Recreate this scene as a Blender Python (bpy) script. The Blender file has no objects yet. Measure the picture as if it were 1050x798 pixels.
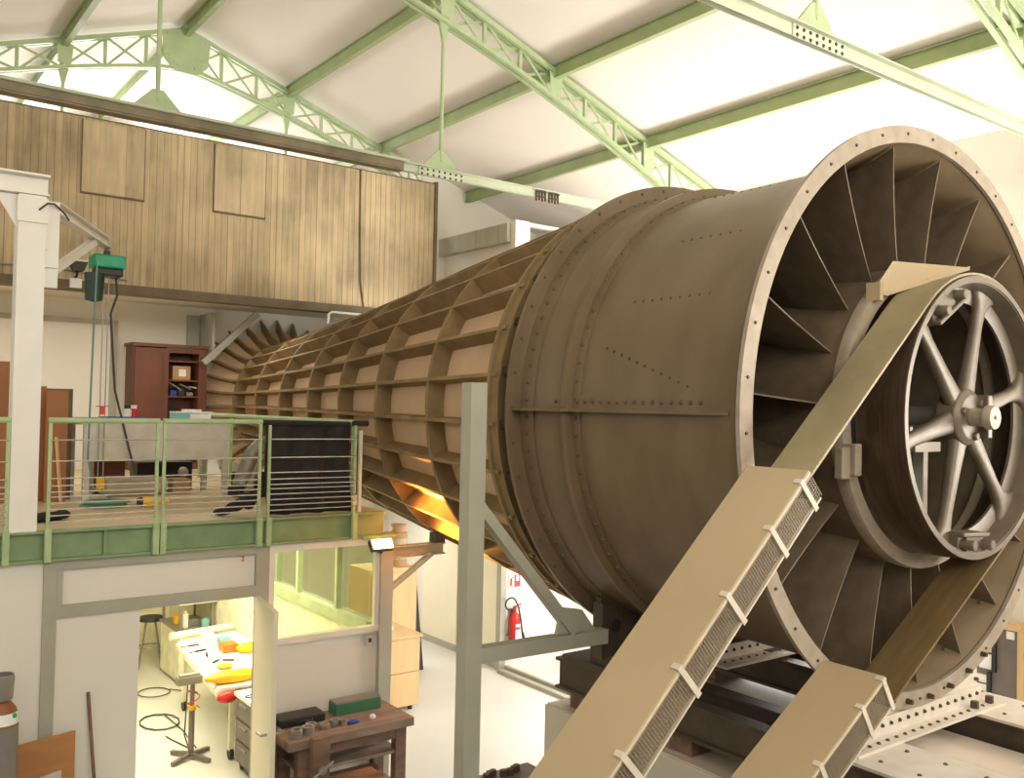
import bpy, bmesh, math, random
from mathutils import Vector, Matrix
random.seed(7)
S = bpy.context.scene
COL = S.collection
PI = math.pi
# ------------------------------------------------------------------ camera, world, exposure
CAMZ = 3.9
def camera():
    f, yaw, pitch, roll = 938.5, .6443, .02037, .02097
    cy, sy, cp, sp = math.cos(yaw), math.sin(yaw), math.cos(pitch), math.sin(pitch)
    F = Vector((sy*cp, cy*cp, sp)); R = Vector((cy, -sy, 0)); U = R.cross(F)
    R2 = R*math.cos(roll) + U*math.sin(roll); U2 = -R*math.sin(roll) + U*math.cos(roll)
    cd = bpy.data.cameras.new('camera'); co = bpy.data.objects.new('camera', cd); COL.objects.link(co)
    cd.sensor_fit = 'HORIZONTAL'; cd.sensor_width = 36; cd.lens = f/1050*36
    cd.clip_start = .05; cd.clip_end = 200
    m = Matrix.Identity(4)
    for i, v in enumerate((R2, U2, -F)):
        for j in range(3): m[j][i] = v[j]
    m.translation = (0, 0, CAMZ); co.matrix_world = m
    S.camera = co
camera()
w = bpy.data.worlds.new('sky'); S.world = w; w.use_nodes = True
bg = w.node_tree.nodes['Background']; bg.inputs[0].default_value = (1, .95, .88, 1); bg.inputs[1].default_value = 1.1
vs = S.view_settings; vs.view_transform = 'Standard'; vs.look = 'None'; vs.gamma = 1; vs.use_curve_mapping = False
vs.exposure = .25
def area(name, loc, to, sx, sy, watts, col):
    ld = bpy.data.lights.new(name, 'AREA'); ld.shape = 'RECTANGLE'; ld.size = sx; ld.size_y = sy; ld.energy = watts; ld.color = col
    o = bpy.data.objects.new(name, ld); COL.objects.link(o); o.location = loc
    o.rotation_euler = (Vector(to)-Vector(loc)).to_track_quat('-Z', 'Y').to_euler()
    return o
# daylight through the high windows behind and left of the camera, the right wall and the far gable
area('daylight_front_window', (3.0, -3.9, 6.6), (5.5, 3, 9.6), 10, 2.0, 480, (1, .93, .81))
area('daylight_left_window', (-3.8, 6.5, 5.4), (4, 9.5, 6.6), 12, 1.6, 60, (1, .93, .82))
area('daylight_right_window', (10.0, .8, 4.2), (4.2, 4.5, 9.6), 5.0, 2.6, 480, (1, .94, .85))
area('daylight_high_right_window', (10.0, 6.6, 4.5), (6.5, 6.4, 9.6), 5.5, 1.3, 400, (1, .95, .88))
area('platform_fill_light', (2.4, 12.85, 5.325), (2.4, 12.6, 2), 6.0, .14, 62, (1, .92, .78))  # added fill light, brightens the platform and the wall behind it
area('daylight_side_window', (10.0, 7.6, 2.2), (6.0, 9.0, 0.2), 3.0, 2.6, 420, (1, .99, .97))
area('daylight_gable_window', (2.0, 18.9, 7.6), (3, 13, 9.2), 9, 2.2, 2300, (1, .99, .97))
area('passage_fill_light', (6.4, 13.2, 2.5), (6.6, 12.2, 0), 1.6, .3, 62, (1, .95, .86))  # added fill light for the passage floor and room wall
area('workshop_tube_light', (3.1, 10.6, 2.66), (3.1, 10.6, 0), 2.4, 3.0, 150, (1, .92, .62))

# ------------------------------------------------------------------ materials
def mat(name, c, rough=.6, metal=0, var=.12, scale=6, bump=0, bscale=40, emit=0, dirt=None, dscale=2.5, damt=.6, stretch=(1, 1, 1)):
    m = bpy.data.materials.new(name); m.use_nodes = True
    nt = m.node_tree; N = nt.nodes; L = nt.links; b = N['Principled BSDF']
    b.inputs['Roughness'].default_value = rough; b.inputs['Metallic'].default_value = metal
    tc = N.new('ShaderNodeTexCoord'); mp = N.new('ShaderNodeMapping'); mp.inputs['Scale'].default_value = stretch
    L.new(tc.outputs['Object'], mp.inputs['Vector'])
    n = N.new('ShaderNodeTexNoise'); n.inputs['Scale'].default_value = scale; n.inputs['Detail'].default_value = 6
    L.new(mp.outputs[0], n.inputs['Vector'])
    r = N.new('ShaderNodeValToRGB')
    r.color_ramp.elements[0].position = .3; r.color_ramp.elements[1].position = .7
    r.color_ramp.elements[0].color = [max(0, x*(1-var)) for x in c]+[1]
    r.color_ramp.elements[1].color = [min(1, x*(1+var)) for x in c]+[1]
    L.new(n.outputs['Fac'], r.inputs[0]); out = r.outputs[0]
    if dirt:
        n2 = N.new('ShaderNodeTexNoise'); n2.inputs['Scale'].default_value = dscale; n2.inputs['Detail'].default_value = 8; n2.inputs['Roughness'].default_value = .65
        L.new(mp.outputs[0], n2.inputs['Vector'])
        r2 = N.new('ShaderNodeValToRGB'); r2.color_ramp.elements[0].position = .48; r2.color_ramp.elements[1].position = .72
        r2.color_ramp.elements[1].color = (damt, damt, damt, 1); r2.color_ramp.elements[0].color = (0, 0, 0, 1)
        L.new(n2.outputs['Fac'], r2.inputs[0])
        mx = N.new('ShaderNodeMixRGB'); L.new(r2.outputs[0], mx.inputs[0]); L.new(out, mx.inputs[1]); mx.inputs[2].default_value = (*dirt, 1); out = mx.outputs[0]
    L.new(out, b.inputs['Base Color'])
    if bump:
        n3 = N.new('ShaderNodeTexNoise'); n3.inputs['Scale'].default_value = bscale; L.new(mp.outputs[0], n3.inputs['Vector'])
        bp = N.new('ShaderNodeBump'); bp.inputs['Strength'].default_value = bump; bp.inputs['Distance'].default_value = .02
        L.new(n3.outputs['Fac'], bp.inputs['Height']); L.new(bp.outputs[0], b.inputs['Normal'])
    if emit:
        b.inputs['Emission Color'].default_value = (*c, 1); b.inputs['Emission Strength'].default_value = emit
    return m
def planks(name, c, width, axis='X', dark=.45):
    """board cladding: a dark joint every `width` along one object axis, each board its own tone"""
    m = bpy.data.materials.new(name); m.use_nodes = True; nt = m.node_tree; N = nt.nodes; L = nt.links; b = N['Principled BSDF']
    b.inputs['Roughness'].default_value = .75
    tc = N.new('ShaderNodeTexCoord'); sp = N.new('ShaderNodeSeparateXYZ'); L.new(tc.outputs['Object'], sp.inputs[0])
    def M(op, a, bb=None):
        n = N.new('ShaderNodeMath'); n.operation = op
        for i, v in enumerate((a, bb)):
            if v is None: continue
            if isinstance(v, (int, float)): n.inputs[i].default_value = v
            else: L.new(v, n.inputs[i])
        return n.outputs[0]
    x = M('DIVIDE', sp.outputs[axis], width); fr = M('FRACT', x); fl = M('FLOOR', x)
    wn = N.new('ShaderNodeTexWhiteNoise'); wn.noise_dimensions = '1D'; L.new(fl, wn.inputs['W'])
    mp = N.new('ShaderNodeMapping'); mp.inputs['Scale'].default_value = (6, 6, .6); L.new(tc.outputs['Object'], mp.inputs['Vector'])
    no = N.new('ShaderNodeTexNoise'); no.inputs['Scale'].default_value = 2.2; no.inputs['Detail'].default_value = 8; L.new(mp.outputs[0], no.inputs['Vector'])
    big = N.new('ShaderNodeTexNoise'); big.inputs['Scale'].default_value = 1.1; big.inputs['Detail'].default_value = 7; L.new(tc.outputs['Object'], big.inputs['Vector'])
    t = M('ADD', M('MULTIPLY', wn.outputs['Value'], .10), M('ADD', M('MULTIPLY', no.outputs['Fac'], .45), M('MULTIPLY', big.outputs['Fac'], .75)))
    r = N.new('ShaderNodeValToRGB'); r.color_ramp.elements[0].position = .42; r.color_ramp.elements[1].position = .78
    r.color_ramp.elements[0].color = [v*dark for v in c]+[1]; r.color_ramp.elements[1].color = [min(1, v*1.12) for v in c]+[1]
    L.new(t, r.inputs[0])
    gap = M('LESS_THAN', fr, M('ADD', .0035/width, M('MULTIPLY', wn.outputs['Value'], .008/width)))
    mx = N.new('ShaderNodeMixRGB'); L.new(M('MULTIPLY', gap, M('ADD', .35, M('MULTIPLY', no.outputs['Fac'], .6))), mx.inputs[0]); L.new(r.outputs[0], mx.inputs[1]); mx.inputs[2].default_value = (c[0]*.2, c[1]*.17, c[2]*.13, 1)
    L.new(mx.outputs[0], b.inputs['Base Color'])
    return m
def glass(name, tint):
    m = bpy.data.materials.new(name); m.use_nodes = True; N = m.node_tree.nodes; L = m.node_tree.links
    N.remove(N['Principled BSDF'])
    t = N.new('ShaderNodeBsdfTransparent'); t.inputs[0].default_value = (*tint, 1)
    g = N.new('ShaderNodeBsdfGlossy'); g.inputs['Roughness'].default_value = .03
    fz = N.new('ShaderNodeLayerWeight'); fz.inputs[0].default_value = .25
    mx = N.new('ShaderNodeMixShader'); pw_ = N.new('ShaderNodeMath'); pw_.operation = 'MULTIPLY'; pw_.inputs[1].default_value = .35; L.new(fz.outputs['Facing'], pw_.inputs[0]); L.new(pw_.outputs[0], mx.inputs[0]); L.new(t.outputs[0], mx.inputs[1]); L.new(g.outputs[0], mx.inputs[2])
    L.new(mx.outputs[0], N['Material Output'].inputs[0])
    return m
M = {}
M['tank'] = mat('tank_brown_paint', (.178, .127, .072), .42, .1, .16, 3, .12, 90, dirt=(.235, .175, .108), dscale=.9, damt=.5, stretch=(1, 1, .35))
M['vane'] = mat('vane_steel', (.15, .112, .074), .55, .1, .2, 7, .1, 120, dirt=(.09, .06, .04), dscale=2.2, damt=.5)
M['ring'] = mat('bare_ring_steel', (.34, .285, .22), .5, .15, .15, 9, .05, 60, dirt=(.3, .24, .18), dscale=4, damt=.4)
M['rim'] = mat('polished_rim_steel', (.105, .072, .05), .28, .55, .25, 4, .04, 50, dirt=(.06, .04, .03), dscale=5, damt=.5, stretch=(1, 9, 1))
M['wheel'] = mat('wheel_painted_iron', (.14, .113, .082), .42, .15, .15, 8, .06, 60, dirt=(.16, .11, .07), dscale=3, damt=.5)
M['bolt'] = mat('dark_bolt_steel', (.09, .06, .045), .5, .4)
M['rivet'] = mat('rivet_heads', (.12, .085, .05), .5, .1)
M['dark'] = mat('fan_dark_steel', (.035, .028, .022), .6, .2)
M['belt'] = mat('leather_belt', (.30, .25, .15), .5, 0, .12, 2.5, dirt=(.2, .16, .09), dscale=2)
M['beltin'] = mat('worn_belt_inside', (.15, .098, .042), .45, 0, .18, 3, stretch=(1, 8, 1))
M['guard'] = mat('beige_guard_paint', (.45, .345, .215), .55, 0, .05, 1.5, dirt=(.4, .29, .18), dscale=3, damt=.3)
M['guardedge'] = mat('cream_guard_strap', (.62, .56, .46), .5)
M['wire'] = mat('guard_wire', (.36, .31, .25), .5, .3)
M['rib'] = mat('olive_rib_wood', (.265, .182, .085), .65, 0, .2, 5, .1, 60, dirt=(.15, .1, .05), dscale=3, damt=.6)
M['skin'] = mat('pale_tunnel_board', (.70, .49, .305), .6, 0, .08, 2, dirt=(.6, .4, .24), dscale=3, damt=.4)
M['green'] = mat('green_truss_paint', (.42, .52, .30), .5, 0, .08, 5)
M['purlin'] = mat('green_purlin_paint', (.33, .40, .19), .5, 0, .1, 4)
M['palegreen'] = mat('pale_green_tie_paint', (.55, .60, .45), .45, 0, .1, 4, dirt=(.32, .26, .18), dscale=2, damt=.4)
M['beamgreen'] = mat('platform_green_paint', (.23, .33, .165), .5, 0, .1, 4, dirt=(.15, .17, .09), dscale=3, damt=.4)
M['railgreen'] = mat('rail_green_paint', (.38, .50, .26), .45)
M['ceiling'] = mat('white_ceiling_cloth', (.84, .78, .71), .9, 0, .02, 1.2, .05, 3)
M['wall'] = mat('white_wall_paint', (.75, .715, .635), .85, 0, .03, 1.5)
M['panel'] = mat('white_partition_panel', (.74, .715, .645), .6, 0, .02, 1.5)
M['cream'] = mat('cream_door_paint', (.80, .74, .58), .55, 0, .03, 2)
M['grey'] = mat('grey_green_trim_paint', (.38, .37, .30), .6, 0, .06, 4)
M['postgrey'] = mat('grey_post_paint', (.42, .41, .33), .55, 0, .06, 4)
M['white'] = mat('white_crane_paint', (.80, .77, .70), .45, 0, .03, 4)
M['floor'] = mat('pale_epoxy_floor', (.68, .675, .64), .35, 0, .04, .8, dirt=(.62, .6, .55), dscale=1.2, damt=.3)
M['deck'] = mat('platform_lino', (.66, .52, .33), .5, 0, .06, 2, dirt=(.55, .4, .22), dscale=2, damt=.5)
M['cladding'] = planks('weathered_board_cladding', (.60, .47, .285), .088, 'X', .5)
M['claddark'] = mat('dark_edge_timber', (.16, .12, .075), .7, 0, .2, 6)
M['mahog'] = mat('mahogany_cupboard', (.135, .045, .022), .45, 0, .25, 4, stretch=(1, 1, .2))
M['brownboard'] = mat('brown_hardboard', (.33, .13, .045), .6, 0, .12, 3)
M['pine'] = mat('pine_board', (.70, .48, .24), .55, 0, .14, 5, dirt=(.55, .34, .14), dscale=5, damt=.4, stretch=(1.5, 1.5, .25))
M['oldwood'] = mat('old_bench_wood', (.17, .095, .065), .65, 0, .35, 6, .1, 30, dirt=(.30, .22, .17), dscale=4, damt=.5, stretch=(.5, 1.5, 1.5))
M['benchtop'] = mat('worn_bench_top', (.26, .185, .14), .65, 0, .3, 6, stretch=(.4, 2, 1))
M['plyorange'] = mat('orange_plywood', (.48, .22, .08), .6, 0, .12, 4, stretch=(.5, 1, 2))
M['black'] = mat('black_plastic', (.018, .018, .018), .5)
M['cloth'] = mat('black_cloth', (.022, .017, .017), .9, 0, .3, 8)
M['steelbeam'] = mat('brown_steel_beam', (.085, .06, .042), .6, .1, .25, 5, .1, 50)
M['whiteplate'] = mat('whitewashed_steel', (.66, .60, .52), .55, .1, .06, 5, dirt=(.4, .3, .22), dscale=4, damt=.35)
M['plinth'] = mat('painted_plinth', (.62, .58, .5), .7, 0, .06, 2)
M['stain'] = mat('rust_stained_concrete', (.62, .53, .44), .7, 0, .1, 2, dirt=(.3, .2, .12), dscale=1.6, damt=.7)
M['tablepanel'] = mat('grey_white_table_panel', (.55, .52, .44), .5)
M['red'] = mat('extinguisher_red', (.62, .02, .02), .3)
M['signred'] = mat('sign_red', (.75, .05, .04), .5)
M['signwhite'] = mat('white_enamel', (.85, .84, .82), .4)
M['hoistgreen'] = mat('hoist_green', (.0, .33, .16), .4)
M['boxgreen'] = mat('green_tool_box', (.045, .17, .085), .5)
M['darkgreen'] = mat('dark_green_bin', (.015, .04, .03), .5)
M['hose'] = mat('green_hose', (.12, .27, .2), .5)
M['yellow'] = mat('yellow_plastic', (.85, .47, .01), .45)
M['orange'] = mat('orange_plastic', (.85, .16, .01), .45)
M['blue'] = mat('blue_plastic', (.02, .07, .35), .45)
M['teal'] = mat('teal_plastic', (.2, .5, .5), .45)
M['gas'] = mat('grey_gas_cylinder', (.22, .2, .18), .5, .1, .1, 5)
M['gasbrown'] = mat('brown_gas_shoulder', (.27, .1, .045), .5)
M['chrome'] = mat('bright_steel', (.62, .6, .56), .25, .9, .05)
M['steel'] = mat('grey_steel', (.3, .28, .25), .4, .5, .1)
M['cable'] = mat('dark_cable', (.05, .04, .03), .6)
M['cardboard'] = mat('cardboard', (.45, .27, .13), .8)
M['paper'] = mat('white_paper', (.82, .82, .8), .8)
M['sack'] = mat('beige_sack', (.5, .42, .3), .9, 0, .1, 5)
M['workyellow'] = mat('workshop_yellow_paint', (.80, .77, .58), .7)
M['board_grey'] = mat('switchboard_grey', (.17, .14, .125), .5)
M['lampface'] = mat('halogen_glow', (1, .62, .22), .5, emit=9)
M['tubeglow'] = mat('fluorescent_glow', (1, .93, .62), .5, emit=6)
M['glass'] = glass('window_glass', (.9, .92, .82))
M['bottle'] = mat('white_bottle', (.8, .8, .76), .4)
M['dot'] = mat('green_label_dot', (.0, .4, .1), .5)

# ------------------------------------------------------------------ mesh helpers
class MB:
    def __init__(s): s.bm = bmesh.new()
    def quad(s, vs):
        return s.bm.faces.new([s.bm.verts.new(v) for v in vs])
    def box(s, a, b, mt=None):
        e = random.uniform(0, .0009)
        x0, y0, z0 = (min(a[i], b[i])-e*.5 for i in range(3)); x1, y1, z1 = (max(a[i], b[i])+e*.5 for i in range(3))
        P = [(x0, y0, z0), (x1, y0, z0), (x1, y1, z0), (x0, y1, z0), (x0, y0, z1), (x1, y0, z1), (x1, y1, z1), (x0, y1, z1)]
        vs = [s.bm.verts.new(Vector(p) if mt is None else mt @ Vector(p)) for p in P]
        for f in ((3, 2, 1, 0), (4, 5, 6, 7), (0, 1, 5, 4), (1, 2, 6, 5), (2, 3, 7, 6), (3, 0, 4, 7)): s.bm.faces.new([vs[i] for i in f])
        return s
    def bar(s, p, q, w, h, up=(0, 0, 1)):
        """square bar from p to q: w across, h along `up`"""
        p, q = Vector(p), Vector(q); d = q-p; L = d.length; d.normalize(); u = Vector(up)
        x = d.cross(u)
        if x.length < 1e-4: x = d.cross(Vector((0, 1, 0)))
        x.normalize(); z = x.cross(d)
        mt = Matrix(((x.x, d.x, z.x, p.x), (x.y, d.y, z.y, p.y), (x.z, d.z, z.z, p.z), (0, 0, 0, 1)))
        return s.box((-w/2, 0, -h/2), (w/2, L, h/2), mt)
    def ibeam(s, p, q, w, h, t=.015, up=(0, 0, 1)):
        p, q, u = Vector(p), Vector(q), Vector(up)
        d = (q-p).normalized(); x = d.cross(u).normalized(); z = x.cross(d)
        s.bar(p+z*(h/2-t/2), q+z*(h/2-t/2), w, t, z); s.bar(p-z*(h/2-t/2), q-z*(h/2-t/2), w, t, z); s.bar(p, q, t, h-2*t, z)
        return s
    def tube(s, pts, r, n=8, cap=True):
        pts = [Vector(p) for p in pts]; rings = []
        prev = None
        for i, p in enumerate(pts):
            d = (pts[min(i+1, len(pts)-1)]-pts[max(i-1, 0)]).normalized()
            if prev is None:
                a = d.cross(Vector((0, 0, 1)))
                if a.length < 1e-3: a = d.cross(Vector((0, 1, 0)))
            else:
                a = prev - d*prev.dot(d)
                if a.length < 1e-4: a = d.orthogonal()
            a.normalize(); prev = a; b = d.cross(a)
            rr = r[i] if isinstance(r, (list, tuple)) else r
            rings.append([s.bm.verts.new(p+(a*math.cos(2*PI*k/n)+b*math.sin(2*PI*k/n))*rr) for k in range(n)])
        for A, B in zip(rings, rings[1:]):
            for k in range(n): s.bm.faces.new((A[k], A[(k+1) % n], B[(k+1) % n], B[k]))
        if cap: s.bm.faces.new(rings[0][::-1]); s.bm.faces.new(rings[-1])
        return s
    def lathe(s, prof, n=64, o=(0, 0, 0), axis='Z', closed=False, a0=0, a1=2*PI):
        """prof: list of (radius, height along axis)"""
        o = Vector(o); full = abs(a1-a0-2*PI) < 1e-6; cnt = n if full else n+1
        rows = []
        for r, h in prof:
            row = []
            for k in range(cnt):
                a = a0+(a1-a0)*k/n
                v = {'Z': (r*math.cos(a), r*math.sin(a), h), 'Y': (r*math.cos(a), h, r*math.sin(a)), 'X': (h, r*math.cos(a), r*math.sin(a))}[axis]
                row.append(s.bm.verts.new(o+Vector(v)))
            rows.append(row)
        idx = list(range(len(rows)-1)) + ([len(rows)-1] if closed else [])
        for i in idx:
            A, B = rows[i], rows[(i+1) % len(rows)]
            for k in range(n if full else n): s.bm.faces.new((A[k], A[(k+1) % cnt], B[(k+1) % cnt], B[k]))
        if not full and closed:
            s.bm.faces.new([r[0] for r in rows]); s.bm.faces.new([r[-1] for r in rows][::-1])
        return s
    def prism(s, poly, d, mt=None):
        """poly: list of 3D points of one face, d: extrusion vector"""
        d = Vector(d); A = [Vector(p) for p in poly]; B = [p+d for p in A]
        if mt: A = [mt @ p for p in A]; B = [mt @ p for p in B]
        a = [s.bm.verts.new(p) for p in A]; b = [s.bm.verts.new(p) for p in B]
        n = len(a); s.bm.faces.new(a[::-1]); s.bm.faces.new(b)
        for i in range(n): s.bm.faces.new((a[i], a[(i+1) % n], b[(i+1) % n], b[i]))
        return s
    def dome(s, c, axis, r, h):
        """rivet head"""
        c = Vector(c); d = Vector(axis).normalized(); a = d.orthogonal().normalized(); b = d.cross(a); n = 6
        r0 = [s.bm.verts.new(c+(a*math.cos(2*PI*k/n)+b*math.sin(2*PI*k/n))*r) for k in range(n)]
        r1 = [s.bm.verts.new(c+d*h*.75+(a*math.cos(2*PI*k/n)+b*math.sin(2*PI*k/n))*r*.65) for k in range(n)]
        for k in range(n): s.bm.faces.new((r0[k], r0[(k+1) % n], r1[(k+1) % n], r1[k])).material_index = 1
        s.bm.faces.new(r1).material_index = 1
        return s
    def ball(s, c, r, sc=(1, 1, 1), n=12):
        g = bmesh.ops.create_uvsphere(s.bm, u_segments=n, v_segments=max(6, n//2), radius=r)
        for v in g['verts']: v.co = Vector((v.co.x*sc[0], v.co.y*sc[1], v.co.z*sc[2])) + Vector(c)
        return s
    def build(s, name, m, parent=None, smooth=None, bevel=0):
        bm = s.bm
        bmesh.ops.recalc_face_normals(bm, faces=bm.faces)
        if smooth:
            for f in bm.faces: f.smooth = True
            for e in bm.edges:
                if len(e.link_faces) == 2 and e.calc_face_angle(0) > math.radians(smooth): e.smooth = False
        me = bpy.data.meshes.new(name); bm.to_mesh(me); bm.free()
        for q in (m if isinstance(m, tuple) else (m, m)): me.materials.append(M[q] if isinstance(q, str) else q)
        o = bpy.data.objects.new(name, me); COL.objects.link(o)
        if parent:
            o.parent = parent; o.matrix_parent_inverse = Matrix.Translation(-parent.location)
        if bevel:
            md = o.modifiers.new('bevel', 'BEVEL'); md.width = bevel; md.segments = 2; md.limit_method = 'ANGLE'
        return o
def tag(o, label, cat, group=None):
    o['label'] = label; o['category'] = cat
    if group: o['group'] = group
    return o
def thing(name, label, cat, loc=(0, 0, 0), group=None):
    o = bpy.data.objects.new(name, None); COL.objects.link(o); o.location = loc; o.empty_display_size = .2
    return tag(o, label, cat, group)
def struct(o):
    o['kind'] = 'structure'; return o
def dup(o, parent, mt=None):
    """a copy of a part (shares its mesh), turned by mt about the world origin"""
    c = o.copy(); COL.objects.link(c); c.parent = parent
    c.matrix_parent_inverse = o.matrix_parent_inverse.copy()
    if mt is not None: c.matrix_basis = mt @ o.matrix_basis
    return c
def copy_thing(src, delta, label):
    r = src.copy(); COL.objects.link(r); r.location = src.location + Vector(delta); r['label'] = label
    for ch in src.children:
        c = ch.copy(); COL.objects.link(c); c.parent = r; c.matrix_parent_inverse = ch.matrix_parent_inverse.copy()
        for g in ch.children:
            d = g.copy(); COL.objects.link(d); d.parent = c; d.matrix_parent_inverse = g.matrix_parent_inverse.copy()
    return r
CX, CZ = 6.138, 3.9                 # axis of the wind tunnel (runs along Y)
def pol(r, deg, y): a = math.radians(deg); return Vector((CX+r*math.cos(a), y, CZ+r*math.sin(a)))
AX = (CX, 0, CZ)

# ------------------------------------------------------------------ the hall
def zc(x): return 9.17-.347*abs(x-3.9)            # underside of the roof lining
b = MB(); b.box((-4, -4, -.1), (12, 20, 0)); struct(b.build('floor', 'floor'))
b = MB(); b.box((-3.9, -4, 0), (4.3, 6.4, .006)); struct(b.build('floor_added_dark', mat('dark_bounce_cutter', (.10, .09, .08), .7)))  # unseen dark slab, added to cut light bouncing up onto the casing
b = MB()
b.prism([(3.9, -4, zc(3.9)), (10.3, -4, zc(10.3)), (10.3, -4, zc(10.3)+.1), (3.9, -4, zc(3.9)+.1)], (0, 22.2, 0))
b.prism([(-3.9, -4, zc(-3.9)), (3.9, -4, zc(3.9)), (3.9, -4, zc(3.9)+.1), (-3.9, -4, zc(-3.9)+.1)], (0, 22.2, 0))
struct(b.build('ceiling', 'ceiling'))
b = MB(); b.box((10.1, -4, 0), (10.25, 20, 7.2)); struct(b.build('wall_right', 'wall'))
b = MB(); b.box((-3.9, 15.02, 0), (10.1, 15.15, 5.9)); struct(b.build('wall_back', 'wall'))
# gable end beyond the boarded chamber: wall with one wide window, and the strip right of the chamber
b = MB(); b.box((-3.9, 18.1, 5.4), (10.1, 18.2, 7.3)); b.prism([(5.8, 18.1, 7.3), (10.1, 18.1, 7.3), (10.1, 18.1, zc(10.1)-.0), (5.8, 18.1, zc(5.8))], (0, .1, 0))
b.prism([(-3.9, 18.1, zc(-3.9)), (5.8, 18.1, 8.45), (5.8, 18.1, 8.5), (3.9, 18.1, zc(3.9)), (-3.9, 18.1, zc(-3.9)+.0001)], (0, .1, 0))
struct(b.build('wall_gable', 'wall'))
b = MB()
for x in (-2.0, -.3, 1.4, 3.1, 4.8): b.box((x-.03, 18.05, 7.3), (x+.03, 18.1, 8.4))
b.box((-3.9, 18.05, 7.25), (5.8, 18.1, 7.31)); struct(b.build('window_2', 'white'))
b = MB(); b.prism([(7.75, 12.86, 4.5), (10.1, 12.86, 4.5), (10.1, 12.86, zc(10.1)), (7.75, 12.86, zc(7.75))], (0, .3, 0)); struct(b.build('wall_gable_right', 'wall'))
# room along the right wall, with a boarded cornice
b = MB(); b.box((8.2, 10.95, 0), (8.3, 15.0, 6.4)); b.box((8.3, 10.95, 0), (10.1, 11.05, 6.0)); struct(b.build('wall_right_room', 'wall'))
b = MB(); b.box((8.08, 10.96, 6.38), (8.3, 12.9, 6.66)); struct(b.build('trim_1', planks('cornice_boards', (.44, .43, .34), .62, 'Y', .8)))
b = MB(); b.box((8.15, 10.84, 6.0), (8.42, 10.95, 6.7)); b.box((8.42, 10.85, 6.64), (10.1, 10.95, 6.69)); b.box((8.42, 10.85, 6.0), (10.1, 10.95, 6.15)); b.box((8.9, 10.84, 6.1), (8.96, 10.95, 6.66))
struct(b.build('window_3', 'white'))
b = MB()
for y in (11.1, 12.2): b.box((8.15, y, .1), (8.2, y+1.04, 2.25))
struct(b.build('door_3', 'cream'))
b = MB(); b.box((8.1, 10.95, 0), (8.2, 11.06, 6.0)); struct(b.build('trim_2', 'grey'))
b = MB(); b.box((8.13, 11.06, 0), (8.2, 15.0, .1)); struct(b.build('baseboard_right', 'grey'))
b = MB(); b.box((8.02, 6.4, 0), (8.12, 10.9, .05)); b.box((8.15, 6.4, 0), (8.2, 10.9, .09)); struct(b.build('trim_3', 'grey'))

b = MB(); b.box((-4, -4, 0), (-3.9, 20, 4.6)); b.box((-4, -4, 6.45), (-3.9, 20, 6.6))
for y in (-4, -1.0, 2.0, 5.0, 8.0, 11.0, 14.0, 17.0): b.box((-4, y, 4.6), (-3.9, y+.15, 6.45))
struct(b.build('wall_left', 'wall'))
b = MB(); b.box((-4, -4.1, 0), (10.25, -4, 4.4)); b.box((-4, -4.1, 7.6), (10.25, -4, 9.3))
for x in (-4, -1.2, 1.6, 4.4, 7.2, 10.1): b.box((x, -4.1, 4.4), (x+.15, -4, 7.6))
struct(b.build('wall_front_gable', 'wall'))

# boarded test chamber above the platform
b = MB(); b.box((-3.8, 12.5, 5.36), (7.75, 12.62, 7.47))
ch = struct(b.build('wall_chamber', 'cladding'))
b = MB(); b.box((-3.8, 12.49, 7.465), (7.78, 12.62, 7.48)); b.box((-3.8, 12.42, 5.26), (7.78, 12.66, 5.38)); b.box((7.75, 12.47, 5.3), (7.8, 12.65, 7.5))
struct(b.build('trim_4', 'claddark'))
b = MB(); b.box((-3.8, 12.62, 5.42), (7.7, 15.02, 5.47)); struct(b.build('ceiling_platform', 'wall'))
def hatch(x0, x1, label):
    t = thing('wall_hatch', label, 'hatch', ((x0+x1)/2, 12.48, 6.5), 'shutters in the board wall')
    b = MB(); b.box((x0, 12.475, 6.52), (x1, 12.5, 7.43)); b.build('panel', planks('shutter_boards', (.6, .475, .295), .76, 'X', .55), t)
    b = MB(); z0, z1 = 6.5, 7.44
    for a, c in (((x0-.012, z0), (x0+.0, z1)), ((x1, z0), (x1+.012, z1)), ((x0-.012, z0-.006), (x1+.012, z0+.012))):
        b.box((a[0], 12.478, a[1]), (c[0], 12.5, c[1]))
    b.build('edge_frame', 'claddark', t)
b = MB(); b.tube([(6.42, 12.485, 7.46), (6.43, 12.48, 6.6), (6.46, 12.48, 5.75), (6.5, 12.48, 5.5), (6.53, 12.48, 5.3)], .012, 6); tag(b.build('wall_cable', 'claddark'), 'thin dark cable running down the right part of the board wall', 'cable')
hatch(2.52, 3.27, 'flush two-board shutter in the board wall, nearer the white crane')
hatch(4.2, 4.92, 'flush two-board shutter in the board wall, further from the white crane')

# platform
b = MB(); b.box((-3.9, 8.22, 2.77), (4.56, 15.0, 2.83)); struct(b.build('floor_platform', 'deck'))
b = MB(); b.box((-3.9, 8.19, 2.58), (4.56, 8.21, 2.83)); b.box((-3.9, 8.13, 2.81), (4.56, 8.21, 2.83)); b.box((-3.9, 8.13, 2.58), (4.56, 8.21, 2.6))
b.box((4.3, 8.12, 2.57), (4.68, 8.3, 2.6))
for x in (-.4, 1.9, 4.25): b.box((x, 8.14, 2.6), (x+.015, 8.19, 2.81))
struct(b.build('trim_5', 'beamgreen'))
b = MB(); b.box((-3.9, 14.96, 3.0), (-.2, 15.02, 5.05)); b.box((3.5, 14.95, 2.83), (3.6, 15.02, 5.12)); b.box((-.2, 14.95, 5.04), (3.6, 15.02, 5.12)); struct(b.build('trim_6', 'grey'))
b = MB(); b.box((-.2, 14.98, 2.83), (3.5, 15.02, 5.04)); struct(b.build('door_2', 'panel'))

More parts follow.
